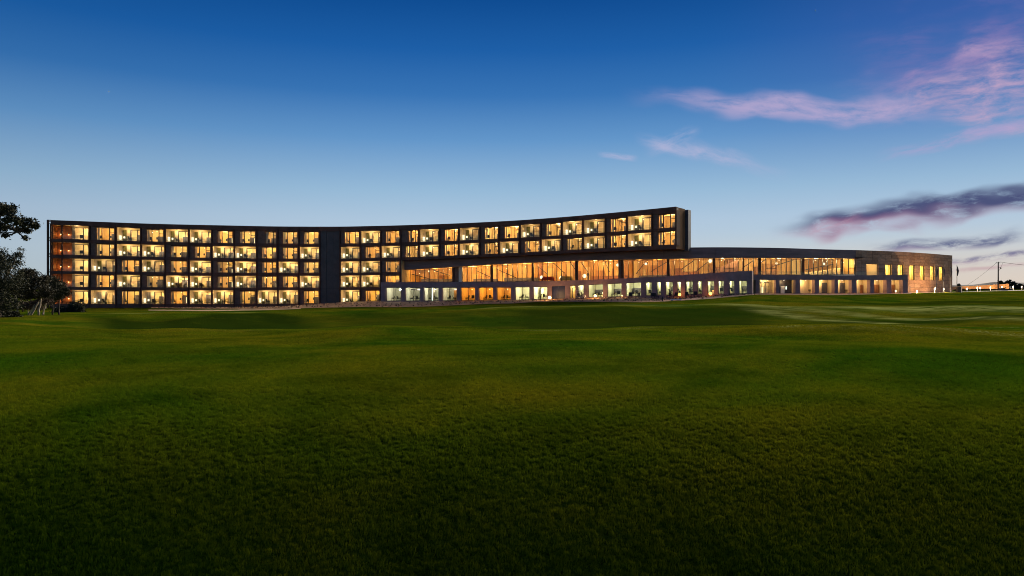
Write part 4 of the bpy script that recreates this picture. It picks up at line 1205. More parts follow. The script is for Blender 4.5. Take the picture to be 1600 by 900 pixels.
# joint backing, split round the openings, and return at the corner
for q in range(len(cols_) - 1):
    a0, a1 = cols_[q], cols_[q + 1]
    mb = MB()
    if q in holes:
        wcell(a0, a1, CZ - 1.6, CZ - 1.6, CZ + 1.70, CZ + 1.70).box(mb, 0, 1, 0, 1, 0.09, 0.3)
        wcell(a0, a1, CZ + 4.72, CZ + 4.72, z_top(a0) - 0.1, z_top(a1) - 0.1).box(mb, 0, 1, 0, 1, 0.09, 0.3)
    else:
        wcell(a0, a1, CZ - 1.6, CZ - 1.6, z_top(a0) - 0.1, z_top(a1) - 0.1).box(mb, 0, 1, 0, 1, 0.09, 0.3)
    mb.obj('backing_wall', 'stone_joint', wing)
for (c0, c1), t_ in WINC.items():
    a0, a1 = cols_[c0], cols_[c1]
    c = wcell(a0, a1, CZ + 1.70, CZ + 1.70, CZ + 4.72, CZ + 4.72)
    mb = MB()
    if t_ == 'recess':
        c.shell(mb, 0.0, 1.0, 0, 1, 0.3, 2.6, (0, 1, 2, 0))
        rm = mb.obj('recess', ['cream', 'cream', 'paving'], wing)
        point('recess_light', c.pt(0.5, 0.88, 1.3), 120, (1.0, 0.70, 0.34), 0.2, rm)
    else:
        c.shell(mb, 0.0, 1.0, 0, 1, 0.3, 3.0, (0, 0, 0, 0))
        rm = mb.obj('room', ['amber_wall'], wing)
        f = MB()
        c.box(f, 0, 0.06, 0, 1, 0.32, 0.42); c.box(f, 0.94, 1.0, 0, 1, 0.32, 0.42); c.box(f, 0.70, 0.76, 0, 1, 0.32, 0.42); c.box(f, 0.06, 0.94, 0.97, 1, 0.33, 0.41)
        w_ = f.obj('window', 'amber_wall', rm)
        for q0, q1 in ((0.06, 0.70), (0.76, 0.94)):
            g = MB(); c.box(g, q0 + 0.01, q1 - 0.01, 0.01, 0.965, 0.36, 0.37); g.obj('pane', 'glass', w_)
        point('room_light', c.pt(0.45, 0.75, 1.6), 520 * random.uniform(0.9, 1.15), (1.0, 0.76, 0.22), 0.2, rm)
# roof and far corner return of the wing
mb = MB(); strip(mb, fr(10, 1338, 1488), D_wing, lambda x: CY - (z_top(x) - CZ - 0.5) * F / D_wing(x), lambda x: CY - (z_top(x) - CZ - 0.9) * F / D_wing(x), 12, 0.31); mb.obj('roof', 'slate', wing)
c = wcell(1486, 1488, CZ - 1.6, CZ - 1.6, z_top(1486) - 0.1, z_top(1488) - 0.1)
mb = MB(); c.box(mb, 0.9, 1.0, 0, 1, 0.32, 14); mb.obj('return_wall', 'stone_b', wing)
mb = MB(); strip(mb, [1418.6, 1422.6], lambda x: D_wing(x) - 0.6, lambda x: 446.5, lambda x: 459.5, 0.4); mb.obj('service_door', 'timber', wing)

# ------------------------------------------------------------------ garden lamps and bollards
def garden_lamp(px, y, d, label, energy, colr, m_, r=0.14, h=0.35):
    x, _, z = P(px, y, d)
    g = gz(x, d)
    h = max(h, z - g)
    t = thing('garden_lamp', (x, d, g), label, 'lamp', 'garden lamps along the buildings')
    b = MB(); b.lathe([(0.09, 0), (0.09, 0.04), (0.035, 0.06), (0.035, h - r)], n=10); o = b.obj('stem', 'frame'); o.parent = t
    b = MB(); b.lathe([(r * math.sin(math.pi * q / 8), h - r * math.cos(math.pi * q / 8)) for q in range(9)], n=14); o = b.obj('globe', m_, None, True); o.parent = t
    o = point('lamp_glow', (0, 0, h + r + 0.22), energy, colr, 0.1); o.parent = t
garden_lamp(859, 469, D_pod(859) - 3.0, 'brightest golden garden lamp in front of the dark blue doors', 260, (1.0, 0.50, 0.15), 'lamp_bright', 0.24, 0.5)
garden_lamp(930, 462.5, D_pod(930) - 2.2, 'golden garden lamp in front of the podium window right of the buggy', 150, (1.0, 0.50, 0.15), 'lamp_bright', 0.19, 0.5)
garden_lamp(972, 462, D_pod(972) - 1.6, 'small orange garden lamp beside the glass double doors', 22, (1.0, 0.45, 0.12), 'lamp_warm', 0.12)
garden_lamp(1062, 460.3, D_pod(1062) - 1.2, 'round orange lantern beside the dark outdoor chairs', 26, (1.0, 0.35, 0.06), 'lamp_orange', 0.24)
garden_lamp(1110, 459, D_pod(1110) - 1.2, 'round orange lantern in front of the tall narrow podium window', 26, (1.0, 0.35, 0.06), 'lamp_orange', 0.26)

def bollard(px, y, d, label, energy, hh=0.8, r=0.085, m_='lamp_road'):
    x, _, z = P(px, y, d)
    g = gz(x, d)
    t = thing('bollard_light', (x, d, g), label, 'bollard', 'bollard lights by the drive')
    b = MB(); b.lathe([(r, 0), (r, hh * 0.62)], n=10); o = b.obj('post', 'white_paint'); o.parent = t
    b = MB(); b.lathe([(r * 1.05, hh * 0.62), (r * 1.35, hh * 0.70), (r * 1.35, hh * 0.95), (r, hh)], n=12); o = b.obj('lens', m_); o.parent = t
    b = MB(); b.lathe([(r * 1.4, hh), (r * 1.4, hh + 0.05)], n=12); o = b.obj('cap', 'metal_pole'); o.parent = t
    if energy:
        o = point('bollard_glow', (0, -0.35, hh + 0.1), energy, (1.0, 0.66, 0.36), 0.12); o.parent = t
for px, y, d, lab, en, hh in (
    (1399.5, 457, D_wing(1399.5) - 12.5, 'short white bollard in front of the last timber-backed colonnade bay', 22, 0.6),
    (1432.5, 458, D_wing(1432.5) - 7.5, 'low white bollard at the foot of the stone wing under a window', 800, 0.5),
    (1460.3, 457, D_wing(1460) - 8.5, 'slim white bollard beside the first flagpole at the stone wing', 800, 0.9),
    (1474.5, 456, D_wing(1474.5) - 9.0, 'brightest bollard light by the second flagpole at the stone wing', 650, 0.9),
    (1511, 457, 158, 'unlit-looking pale bollard right of the dark utility cabinet', 8, 0.9),
    (1527, 455, 165, 'first bright bollard along the drive past the utility cabinet', 260, 1.0),
    (1531.5, 455, 172, 'slim pale post just behind the first bright drive bollard', 0, 1.0),
    (1547.5, 454, 172, 'second bright bollard along the drive, before the power pole', 260, 1.0),
    (1565.5, 452.5, 180, 'bright bollard beside the dark planter near the power pole', 260, 1.1),
    (1583, 452, 188, 'bright bollard in front of the dark tree past the boundary wall', 200, 1.1),
    (1596.5, 451, 196, 'last bright bollard at the edge of the picture along the drive', 200, 1.1)):
    bollard(px, y, d, lab, en, hh)

# ------------------------------------------------------------------ flagpoles
for i, (px, d, yt) in enumerate(((1462.8, 143.5, 415.4), (1473.8, 146, 415.8), (1484.8, 148.5, 415.6), (1495.2, 151, 414.6))):
    x, _, zt = P(px, yt, d)
    g = gz(x, d)
    t = thing('flagpole', (x, d, g), f'slim flagpole with a furled dark flag, {ORD[i + 1]} of four counted towards the power pole', 'flagpole', 'flagpoles by the stone wing')
    H = zt - g
    b = MB(); b.lathe([(0.12, 0), (0.12, 0.1), (0.075, 0.12), (0.045, H)], n=10); o = b.obj('pole', 'metal_pole'); o.parent = t
    b = MB(); b.lathe([(0.01, H), (0.08, H + 0.06), (0.01, H + 0.14)], n=8); o = b.obj('finial', 'metal_pole'); o.parent = t
    b = MB()
    segs = 9
    for q in range(segs):      # hanging folds
        an = q / segs * 6.28
    pts = [(0.10, 0, H - 0.25), (0.16, 0.02, H - 0.7), (0.20, -0.02, H - 1.2), (0.17, 0.02, H - 1.7), (0.13, 0, H - 2.25)]
    b.tube(pts, [0.05, 0.15, 0.20, 0.17, 0.07], 7)
    b.tube([(0.06, 0.03, H - 0.2), (0.05, 0.08, H - 0.9), (0.07, 0.05, H - 1.9)], [0.03, 0.10, 0.05], 6)
    o = b.obj('flag', 'flag'); o.parent = t

# ------------------------------------------------------------------ power pole and line
d = 210.0
x, _, zt = P(1559.8, 409, d)
g = gz(x, d)
t = thing('power_pole', (x, d, g), 'dark timber power pole with crossarm standing behind the boundary wall', 'power pole')
H = zt - g
def sub(nm, b, m_, par=t):
    o = b.obj(nm, m_); o.parent = par; return o
b = MB(); b.lathe([(0.19, 0), (0.16, H * 0.6), (0.14, H)], n=10); sub('pole', b, 'pole_wood')
b = MB(); b.box(-0.75, 0.45, -0.20, -0.08, H - 0.42, H - 0.28); sub('crossarm', b, 'pole_wood')
for q in (-0.68, 0.38):
    b = MB(); b.lathe([(0.03, 0), (0.07, 0.05), (0.04, 0.1), (0.07, 0.15), (0.02, 0.2)], (q, -0.14, H - 0.28), 8); sub('insulator', b, 'white_paint')
b = MB(); b.tube([(0.1, 0, H - 1.6), (0.9, -0.05, H - 1.75)], [0.05, 0.05], 6); b.tube([(0.1, 0, H - 2.7), (0.85, -0.05, H - 1.8)], [0.04, 0.04], 6); sub('bracket', b, 'pole_wood')
b = MB(); b.lathe([(0.12, 0), (0.2, 0.08), (0.2, 0.3), (0.1, 0.36)], (0.7, -0.05, H - 2.1), 8); sub('transformer', b, 'metal_pole')
def wire(name, p0, p1, sag, label, r=0.035):
    pts = []
    for q in range(13):
        s_ = q / 12
        v = Vector(p0).lerp(Vector(p1), s_); v.z -= sag * 4 * s_ * (1 - s_)
        pts.append(tuple(v))
    b = MB(); b.tube(pts, [r] * 13, 5)
    tag(b.obj(name, 'black_paint'), label, 'cable')
wire('power_line', (x + 0.38, d - 0.14, g + H - 0.05), P(1680, 417, 200), 0.5, 'thin dark power line running from the pole out of the picture', 0.045)
wire('guy_wire', (x - 0.65, d, g + H - 0.35), P(1512, 445, 205), 0.3, 'thin stay wire slanting from the power pole down behind the wall', 0.03)
wire('service_line', (x + 0.75, d, g + H - 1.75), P(1566.5, 411.2, 209), 0.1, 'short loop of cable hanging below the power pole crossarm', 0.03)

# ------------------------------------------------------------------ boundary wall, drive, cabinet, planter, hills
mb = MB()
for (p0, t0, b0, d0), (p1, t1, b1, d1) in zip([(1486, 448.2, 453, 236), (1532, 446.2, 453, 224), (1577, 443.2, 452, 212)], [(1532, 446.2, 453, 224), (1577, 443.2, 452, 212)]):
    A = [P(p0, b0, d0), P(p1, b1, d1)]; T = [P(p0, t0, d0), P(p1, t1, d1)]
    bk = lambda p_: (p_[0], p_[1] + 0.5, p_[2])
    mb.box8([A[0], A[1], bk(A[1]), bk(A[0]), T[0], T[1], bk(T[1]), bk(T[0])])
tag(mb.obj('boundary_wall', 'wall_far'), 'low long orange-lit boundary wall beyond the drive', 'wall')
for i, (px, d_) in enumerate(((1499, 229), (1519, 224), (1539, 219), (1559, 213.5), (1572, 210))):
    x = (px - CX) / F * d_
    t = thing('ground_uplight', (x, d_, gz(x, d_)), f'small ground uplight washing the boundary wall, {ORD[i + 1]} counted from the stone wing', 'lamp', 'uplights along the boundary wall')
    b = MB(); b.lathe([(0.12, 0), (0.12, 0.12), (0.10, 0.14)], n=10); o = b.obj('housing', 'black_paint'); o.parent = t
    b = MB(); b.lathe([(0.09, 0.142), (0.08, 0.16)], n=10); o = b.obj('lens', 'lamp_warm'); o.parent = t
    o = point('uplight_glow', (0, 0, 0.4), 420, (1.0, 0.55, 0.22), 0.1); o.parent = t
mb = MB()
def drv(px, d0, d1):
    o = []
    for d in (d0, d1):
        x = (px - CX) / F * d
        o.append((x, d, gz(x, d) + 0.05))
    return o
dv = [(1420, 139, 143), (1470, 147, 152), (1500, 152, 158), (1540, 162, 170), (1580, 172, 182), (1660, 186, 198), (1800, 200, 214)]
for a_, b_ in zip(dv, dv[1:]):
    A, B_ = drv(*a_), drv(*b_)
    mb.quad(A[0], B_[0], B_[1], A[1])
tag(kind(mb.obj('driveway', 'concrete'), 'structure'), 'pale concrete drive curving past the stone wing', 'driveway')
x, d_, z = P(1497.5, 459.5, 148)
t = thing('utility_cabinet', (x, 148, gz(x, 148)), 'dark utility cabinet with a pale side beside the last flagpole', 'cabinet')
g = 0
b = MB(); b.box(-0.36, 0.36, -0.3, 0.3, 0, 1.12); sub('body', b, 'black_paint', t)
b = MB(); b.box(-0.40, 0.40, -0.34, 0.34, 1.122, 1.18); sub('lid', b, 'metal_pole', t)
b = MB(); b.box(0.37, 0.56, -0.3, 0.3, 0, 1.16); sub('side_panel', b, 'white_paint', t)
b = MB(); b.box(-0.30, 0.30, -0.32, -0.302, 0.08, 1.04); sub('door', b, 'frame', t)
x, d_, z = P(1567.5, 455, 176)
t = thing('planter', (x, 176, gz(x, 176)), 'dark planter box with low shrubs beside a bright bollard', 'planter')
b = MB(); b.box(-0.85, 0.85, -0.4, 0.4, 0, 0.45); sub('box', b, 'black_paint', t)
b = MB()
for q in range(60):
    a = random.uniform(-0.8, 0.8); y = random.uniform(-0.35, 0.35); h = random.uniform(0.45, 0.75)
    s_ = 0.09
    b.quad((a - s_, y, h - s_), (a + s_, y + 0.05, h - s_), (a + s_ * 0.6, y + 0.06, h + s_), (a - s_ * 0.6, y, h + s_))
MATS.setdefault('leaf_tmp', MATS['flag'])
sub('shrub', b, 'fabric_dark', t)

# white low bench and dark post on the mulch bank
x, d, z = P(1056, 471, 111); g = gz(x, d)
t = thing('stone_bench', (x, d, g), 'low white slab bench lying on the mulch bank', 'bench')
b = MB(); b.box(-0.85, 0.85, -0.22, 0.22, 0.14, 0.24); sub('seat', b, 'white_paint', t)
for q in (-0.6, 0.6):
    b = MB(); b.box(q - 0.1, q + 0.1, -0.18, 0.18, -0.02, 0.139); sub('leg', b, 'concrete', t)
x, d, z = P(1035, 470, 112); g = gz(x, d)
t = thing('marker_post', (x, d, g), 'short dark marker post on the mulch bank near the white bench', 'post')
b = MB(); b.box(-0.07, 0.07, -0.07, 0.07, 0, 0.75); sub('post', b, 'black_paint', t)
b = MB(); b.box8([(-0.09, -0.09, 0.75), (0.09, -0.09, 0.75), (0.09, 0.09, 0.75), (-0.09, 0.09, 0.75), (-0.02, -0.02, 0.83), (0.02, -0.02, 0.83), (0.02, 0.02, 0.83), (-0.02, 0.02, 0.83)]); sub('cap', b, 'metal_pole', t)

# golf buggy by the podium door
x, d, z = P(907.5, 468, D_pod(907) - 2.6); g = gz(x, d)
t = thing('golf_buggy', (x, d, g + 0.05), 'small golf buggy with white roof parked by the podium door', 'golf buggy')
t.rotation_euler = (0, 0, 0.45)
b = MB(); b.box8([(-0.8, -0.42, 0.2), (0.8, -0.42, 0.2), (0.8, 0.42, 0.2), (-0.8, 0.42, 0.2), (-0.72, -0.40, 0.52), (0.62, -0.40, 0.46), (0.62, 0.40, 0.46), (-0.72, 0.40, 0.52)]); sub('body', b, 'blue_door', t)
b = MB(); b.box8([(0.62, -0.40, 0.30), (0.95, -0.36, 0.30), (0.95, 0.36, 0.30), (0.62, 0.40, 0.30), (0.60, -0.38, 0.75), (0.74, -0.34, 0.70), (0.74, 0.34, 0.70), (0.60, 0.38, 0.75)]); sub('front_cowl', b, 'white_paint', t)
b = MB(); b.box(-0.45, 0.10, -0.38, 0.38, 0.53, 0.65); b.box(-0.55, -0.44, -0.38, 0.38, 0.60, 1.0); sub('seat', b, 'fabric_dark', t)
for px_, py_ in ((-0.62, -0.36), (-0.62, 0.36), (0.55, -0.36), (0.55, 0.36)):
    b = MB(); b.tube([(px_, py_, 0.5), (px_ + (0.12 if px_ < 0 else -0.25), py_, 1.52)], [0.02, 0.02], 6); sub('roof_post', b, 'metal_pole', t)
    b = MB(); b.tube([(px_, py_ - 0.07, 0.2), (px_, py_ + 0.07, 0.2)], [0.2, 0.2], 14); wh = sub('wheel', b, 'black_paint', t)
    b = MB(); b.tube([(px_, py_ - 0.08, 0.2), (px_, py_ + 0.08, 0.2)], [0.10, 0.10], 10); sub('hub', b, 'white_paint', wh)
b = MB(); b.box(-0.68, 0.42, -0.44, 0.44, 1.52, 1.58); sub('roof', b, 'white_paint', t)
b = MB(); b.tube([(0.42, -0.15, 0.78), (0.34, -0.15, 0.9)], [0.03, 0.16], 10); sub('steering_wheel', b, 'black_paint', t)

# hills on the far right horizon
for name, d, pts, lab in (('hills', 2600, [(1380, 452), (1430, 447), (1480, 444.6), (1510, 445.5), (1535, 443.4), (1560, 440.2), (1580, 440.6), (1600, 441.5), (1640, 441), (1700, 444), (1790, 447), (1900, 452)], 'low slate-blue hills along the far horizon behind the power pole'),
                          ('hills', 1500, [(1460, 453), (1490, 446.3), (1520, 447.0), (1545, 446.4), (1575, 445.2), (1610, 445.8), (1680, 446), (1760, 448), (1840, 453)], 'dark wooded rise just behind the boundary wall')):
    mb = MB()
    cv = curve([(a, b) for a, b in pts])
    rows = []
    for px in fr(90, pts[0][0], pts[-1][0]):
        y = cv(px) + 0.25 * math.sin(px * 0.9) + 0.2 * math.sin(px * 2.3)
        zt = P(px, y, d)[2]
        X = (px - CX) / F * d
        rows.append([(X, d - 260, -6), (X, d - 110, -6 + (zt + 6) * 0.55), (X, d, zt), (X, d + 150, -6 + (zt + 6) * 0.6), (X, d + 320, -6)])
    for r0, r1 in zip(rows, rows[1:]):
        for q in range(4):
            mb.quad(r0[q], r1[q], r1[q + 1], r0[q + 1])
    tag(kind(mb.obj(name, 'hill', None, True), 'structure'), lab, 'hills')

# ------------------------------------------------------------------ trees
def leafmat(name, base, hi):
    m = bpy.data.materials.new(name); m.use_nodes = True
    nt = m.node_tree; B = NB(nt)
    p = nt.nodes['Principled BSDF']
    g = B.n('ShaderNodeNewGeometry')
    nz = B.noise(g.outputs['Position'], 0.9, 4.0, 0.6)
    c = B.ramp(nz, [(0.3, tuple(x * 0.6 for x in base) + (1,)), (0.5, tuple(base) + (1,)), (0.72, tuple(hi) + (1,))])
    nt.links.new(c, p.inputs['Base Color'])
    p.inputs['Roughness'].default_value = 0.6
    p.inputs['Specular IOR Level'].default_value = 0.25
    MATS[name] = m
leafmat('leaf_gum', (0.032, 0.036, 0.015), (0.058, 0.058, 0.024))
leafmat('leaf_scrub', (0.085, 0.060, 0.040), (0.14, 0.10, 0.065))
leafmat('leaf_tea', (0.034, 0.032, 0.015), (0.06, 0.052, 0.026))
leafmat('leaf_bush', (0.022, 0.028, 0.011), (0.04, 0.042, 0.018))

def leaves(blobs, n, size, mname, seed):
    r = np.random.default_rng(seed)
    vol = np.array([b[3] * b[4] * b[5] for b in blobs]); vol = vol ** 0.75
    cnt = np.maximum(20, (n * vol / vol.sum())).astype(int)
    V = []
    for b, k in zip(blobs, cnt):
        # small clumps through the blob's volume
        nc = max(6, k // 34)
        u = r.normal(size=(nc, 3)); u /= np.linalg.norm(u, axis=1, keepdims=True)
        rad = r.uniform(0.25, 1.0, (nc, 1)) ** 0.55
        ctr = u * rad * np.array(b[3:6]) + np.array(b[:3])
        w = r.uniform(0.5, 1.6, nc); w /= w.sum()
        who = r.choice(nc, k, p=w)
        sig = 0.15 * min(b[3:6]) + 0.09
        V.append(ctr[who] + r.normal(size=(k, 3)) * sig * np.array((1.15, 1.15, 0.75)))
    C = np.concatenate(V)
    k = len(C)
    a = r.normal(size=(k, 3)); a /= np.linalg.norm(a, axis=1, keepdims=True)
    b = r.normal(size=(k, 3)); b -= a * (a * b).sum(1, keepdims=True); b /= np.linalg.norm(b, axis=1, keepdims=True)
    s = r.uniform(0.6, 1.35, (k, 1)) * size
    v = np.stack([C - a * s, C + b * s * 0.42, C + a * s, C - b * s * 0.42], 1).reshape(-1, 3)
    return np_mesh('crown', v, np.arange(k * 4).reshape(k, 4), [mname])

def limb(mb, p0, p1, r0, r1, wob=0.12, n=6, seed=0):
    rr = random.Random(seed)
    p0, p1 = Vector(p0), Vector(p1)
    L = (p1 - p0).length
    pts, rad = [], []
    for q in range(n + 1):
        s = q / n
        v = p0.lerp(p1, s)
        if 0 < q < n:
            v += Vector((rr.uniform(-1, 1), rr.uniform(-1, 1), rr.uniform(-0.5, 0.5))) * wob * L * 0.5
        pts.append(tuple(v)); rad.append(r0 + (r1 - r0) * s)
    mb.tube(pts, rad, 7)
    return pts

def blob(px, y, d, rx, ry, dd=0.0):
    x, yy_, z = P(px, y, d + dd)
    return (x, yy_, z, rx / F * d, max(rx, ry) / F * d * 0.9, ry / F * d)

def tree(name, label, base, trunks, blobs, n, size, leaf, bark, cat='tree', group=None, seed=1, twigs=True):
    t = thing(name, base, label, cat, group)
    mb = MB()
    for ti, (p0, p1, r0, r1) in enumerate(trunks):
        limb(mb, p0, p1, r0, r1, 0.055, 7, seed * 31 + ti)
    ends = [Vector(tr[1]) for tr in trunks]
    for bi, b in enumerate(blobs):
        c = Vector(b[:3])
        e = min(ends, key=lambda q: (q - c).length)
        limb(mb, e, c, 0.09, 0.03, 0.2, 5, seed * 77 + bi)
        if twigs:
            rr = random.Random(seed * 13 + bi)
            for q in range(5):
                tgt = c + Vector((rr.uniform(-1, 1) * b[3], rr.uniform(-1, 1) * b[4], rr.uniform(-0.8, 0.9) * b[5])) * 0.85
                limb(mb, c.lerp(e, 0.3 * rr.random()), tgt, 0.03, 0.008, 0.25, 4, seed + q + bi * 9)
    mb.obj('trunk', bark, t, True)
    link('crown', leaves(blobs, n, size, leaf, seed), t)
    return t

def base_at(px, d):
    x = (px - CX) / F * d
    return (x, d, gz(x, d))
dA = 62
bA = base_at(-70, dA)
tree('gum_tree', 'overhanging gum tree reaching its leafy branch into the sky at the edge', bA,
     [(bA, P(-62, 400, dA), 0.34, 0.24), (P(-62, 400, dA), P(-20, 366, dA), 0.22, 0.12), (P(-62, 400, dA), P(-60, 330, dA), 0.2, 0.1), (P(-20, 366, dA), P(26, 362, dA), 0.08, 0.04)],
     [blob(-8, 330, dA, 16, 13), blob(14, 327, dA, 13, 9, 1), blob(22, 342, dA, 13, 8, -1), blob(42, 348, dA, 13, 7), blob(53, 355, dA, 7, 7, 1), blob(2, 352, dA, 12, 8), blob(36, 360, dA, 12, 5, 1), blob(-30, 345, dA, 20, 20), blob(-50, 320, dA, 22, 18), blob(40, 372, dA, 5, 3), blob(12, 368, dA, 6, 3)],
     11000, 0.125, 'leaf_gum', 'bark_dark', seed=3)
dB = 78
bB = base_at(-4, dB)
tree('evergreen_tree', 'large dense dark evergreen tree filling the edge beside the hotel', bB,
     [(bB, P(0, 452, dB), 0.36, 0.24), (P(0, 452, dB), P(12, 425, dB), 0.2, 0.1), (P(0, 452, dB), P(-18, 415, dB), 0.2, 0.1)],
     [blob(4, 402, dB, 17, 15), blob(22, 408, dB, 13, 13, 1), blob(30, 396, dB, 7, 8, -1), blob(-18, 410, dB, 24, 26), blob(10, 430, dB, 22, 20, -2), blob(26, 440, dB, 14, 16, 1), blob(4, 455, dB, 24, 20, 1), blob(-20, 450, dB, 26, 30), blob(8, 474, dB, 22, 16, -1), blob(-14, 480, dB, 20, 14)],
     19000, 0.115, 'leaf_gum', 'bark_dark', seed=5)
dC = 84
bC = base_at(52, dC)
tree('tea_tree', 'spreading tea tree with several pale leaning trunks in front of the hotel end', bC,
     [(base_at(26, dC), P(29, 474, dC), 0.11, 0.07), (base_at(48, dC), P(60, 472, dC), 0.13, 0.08), (base_at(60, dC), P(64, 466, dC), 0.13, 0.08), (base_at(44, dC + 1), P(54, 476, dC + 1), 0.10, 0.06), (base_at(66, dC + 1), P(72, 474, dC + 1), 0.09, 0.05)],
     [blob(38, 428, dC, 9, 8), blob(48, 430, dC, 12, 10, 1), blob(42, 446, dC, 14, 12, -1), blob(60, 442, dC, 13, 10), blob(70, 436, dC, 8, 7, 1), blob(36, 460, dC, 15, 8, 1), blob(72, 456, dC, 12, 9, -1), blob(56, 462, dC, 12, 6), blob(28, 445, dC, 10, 10, 2)],
     15000, 0.10, 'leaf_tea', 'bark_pale', seed=8)
dD = 92
bD = base_at(92, dD)
tree('small_tree', 'small dark tree standing against the lit corner balconies', bD,
     [(bD, P(92, 468, dD), 0.12, 0.07), (base_at(82, dD), P(84, 466, dD), 0.1, 0.06)],
     [blob(82, 440, dD, 9, 8), blob(92, 448, dD, 10, 9, 1), blob(100, 456, dD, 7, 7), blob(84, 458, dD, 10, 8, -1), blob(76, 468, dD, 9, 8), blob(90, 464, dD, 9, 5)],
     10000, 0.10, 'leaf_gum', 'bark_dark', seed=11)
dE = 104
for i, (px, y, rx, ry, lab) in enumerate(((120, 479, 11, 14, 'rounded dark shrub at the foot of the lit corner rooms'), (96, 486, 13, 9, 'low dark shrub between the tea tree and the rounded shrub'), (12, 492, 20, 8, 'low dark undergrowth shrub below the large evergreen'))):
    d_ = dE if i < 2 else 80
    bE = base_at(px, d_)
    tree('shrub', lab, bE, [(bE, P(px, y, d_), 0.06, 0.03)], [blob(px, y, d_, rx * 0.7, ry * 0.75), blob(px - rx * 0.5, y + 3, d_, rx * 0.5, ry * 0.6, 1), blob(px + rx * 0.5, y + 4, d_, rx * 0.5, ry * 0.55, -1), blob(px, y + ry * 0.5, d_, rx * 0.9, ry * 0.5)],
         5200, 0.13, 'leaf_bush', 'bark_dark', 'shrub', 'shrubs by the hotel end', seed=20 + i, twigs=False)
for i, (px, y, rx, ry, lab) in enumerate(((44, 476, 22, 8, 'brownish twiggy scrub under the tea tree'), (68, 470, 12, 6, 'pale brown twigs tangled above the leaning trunks'))):
    bE = base_at(px, 87)
    tree('scrub_bush', lab, bE, [(bE, P(px, y, 87), 0.05, 0.03)], [blob(px, y, 87, rx * 0.7, ry * 0.8), blob(px - rx * 0.5, y + 3, 87, rx * 0.6, ry * 0.7, 1), blob(px + rx * 0.5, y + 2, 87, rx * 0.6, ry * 0.7, -1)],
         3200, 0.11, 'leaf_scrub', 'bark_pale', 'shrub', 'scrub under the trees', seed=31 + i)
for i, (px, y, rx, ry, d_, lab) in enumerate(((1577, 441.5, 8, 4.5, 250, 'dark rounded tree behind the end of the boundary wall'), (1590, 446, 9, 5, 245, 'low dark tree at the picture edge beyond the wall'), (1563, 440.5, 3, 2.5, 260, 'small bushy treetop just beside the power pole'), (1498, 444.6, 1.6, 1.4, 300, 'tiny lone treetop on the horizon beside the last flagpole'))):
    bE = base_at(px, d_)
    tree('far_tree', lab, bE, [(bE, P(px, y, d_), 0.2, 0.1)], [blob(px, y, d_, rx * 0.6, ry * 0.7), blob(px - rx * 0.5, y + 1, d_, rx * 0.5, ry * 0.6, 2), blob(px + rx * 0.5, y + 1, d_, rx * 0.5, ry * 0.6, -2), blob(px, y + ry * 0.8, d_, rx, ry * 0.7)],
         2600 if rx > 4 else 700, 0.34, 'leaf_bush', 'bark_dark', 'tree', 'trees beyond the boundary wall', seed=40 + i, twigs=False)

hb = [blob(px, 453.6, 203 - (px - 1500) * 0.1, 3.2, 1.1) for px in range(1494, 1580, 5)]
bH = base_at(1535, 200)
tree('hedge', 'low dark hedge running below the orange-lit boundary wall', bH, [(bH, P(1535, 453, 200), 0.05, 0.03)], hb, 5200, 0.24, 'leaf_bush', 'bark_dark', 'hedge', seed=61, twigs=False)
# low planting over the mulch banks
C_ = []
r_ = np.random.default_rng(12)
for q in range(800):
    px = r_.uniform(245, 1175)
    din = D_tower(px) if px < 596 else D_pod(px)
    dout = np.interp(px, [236, 400, 500, 600, 700, 790, 840, 900, 1000, 1100, 1150, 1178], [139, 130, 128, 124, 120, 119, 124, 119, 112, 109.5, 111.5, 115.5])
    d_ = dout + (din - 0.6 - dout) * r_.uniform(0.05, 0.97)
    x_ = (px - CX) / F * d_
    z_ = gz(x_, d_) + 0.06
    h_ = r_.uniform(0.08, 0.24)
    k_ = 14
    pp = r_.normal(size=(k_, 3)) * np.array((h_ * 0.5, h_ * 0.5, h_ * 0.35)) + np.array((x_, d_, z_ + h_ * 0.5))
    C_.append(pp)
C_ = np.concatenate(C_); k_ = len(C_)
a = r_.normal(size=(k_, 3)); a[:, 2] = np.abs(a[:, 2]) + 0.5; a /= np.linalg.norm(a, axis=1, keepdims=True)
b = r_.normal(size=(k_, 3)); b -= a * (a * b).sum(1, keepdims=True); b /= np.linalg.norm(b, axis=1, keepdims=True)
sz = r_.uniform(0.04, 0.10, (k_, 1))
v = np.stack([C_ - a * sz, C_ + b * sz * 0.4, C_ + a * sz, C_ - b * sz * 0.4], 1).reshape(-1, 3)
gc = kind(link('ground_cover', np_mesh('ground_cover', v, np.arange(k_ * 4).reshape(k_, 4), ['leaf_scrub'])), 'stuff')
tag(gc, 'low tufted planting dotted over the mulch banks', 'ground cover')

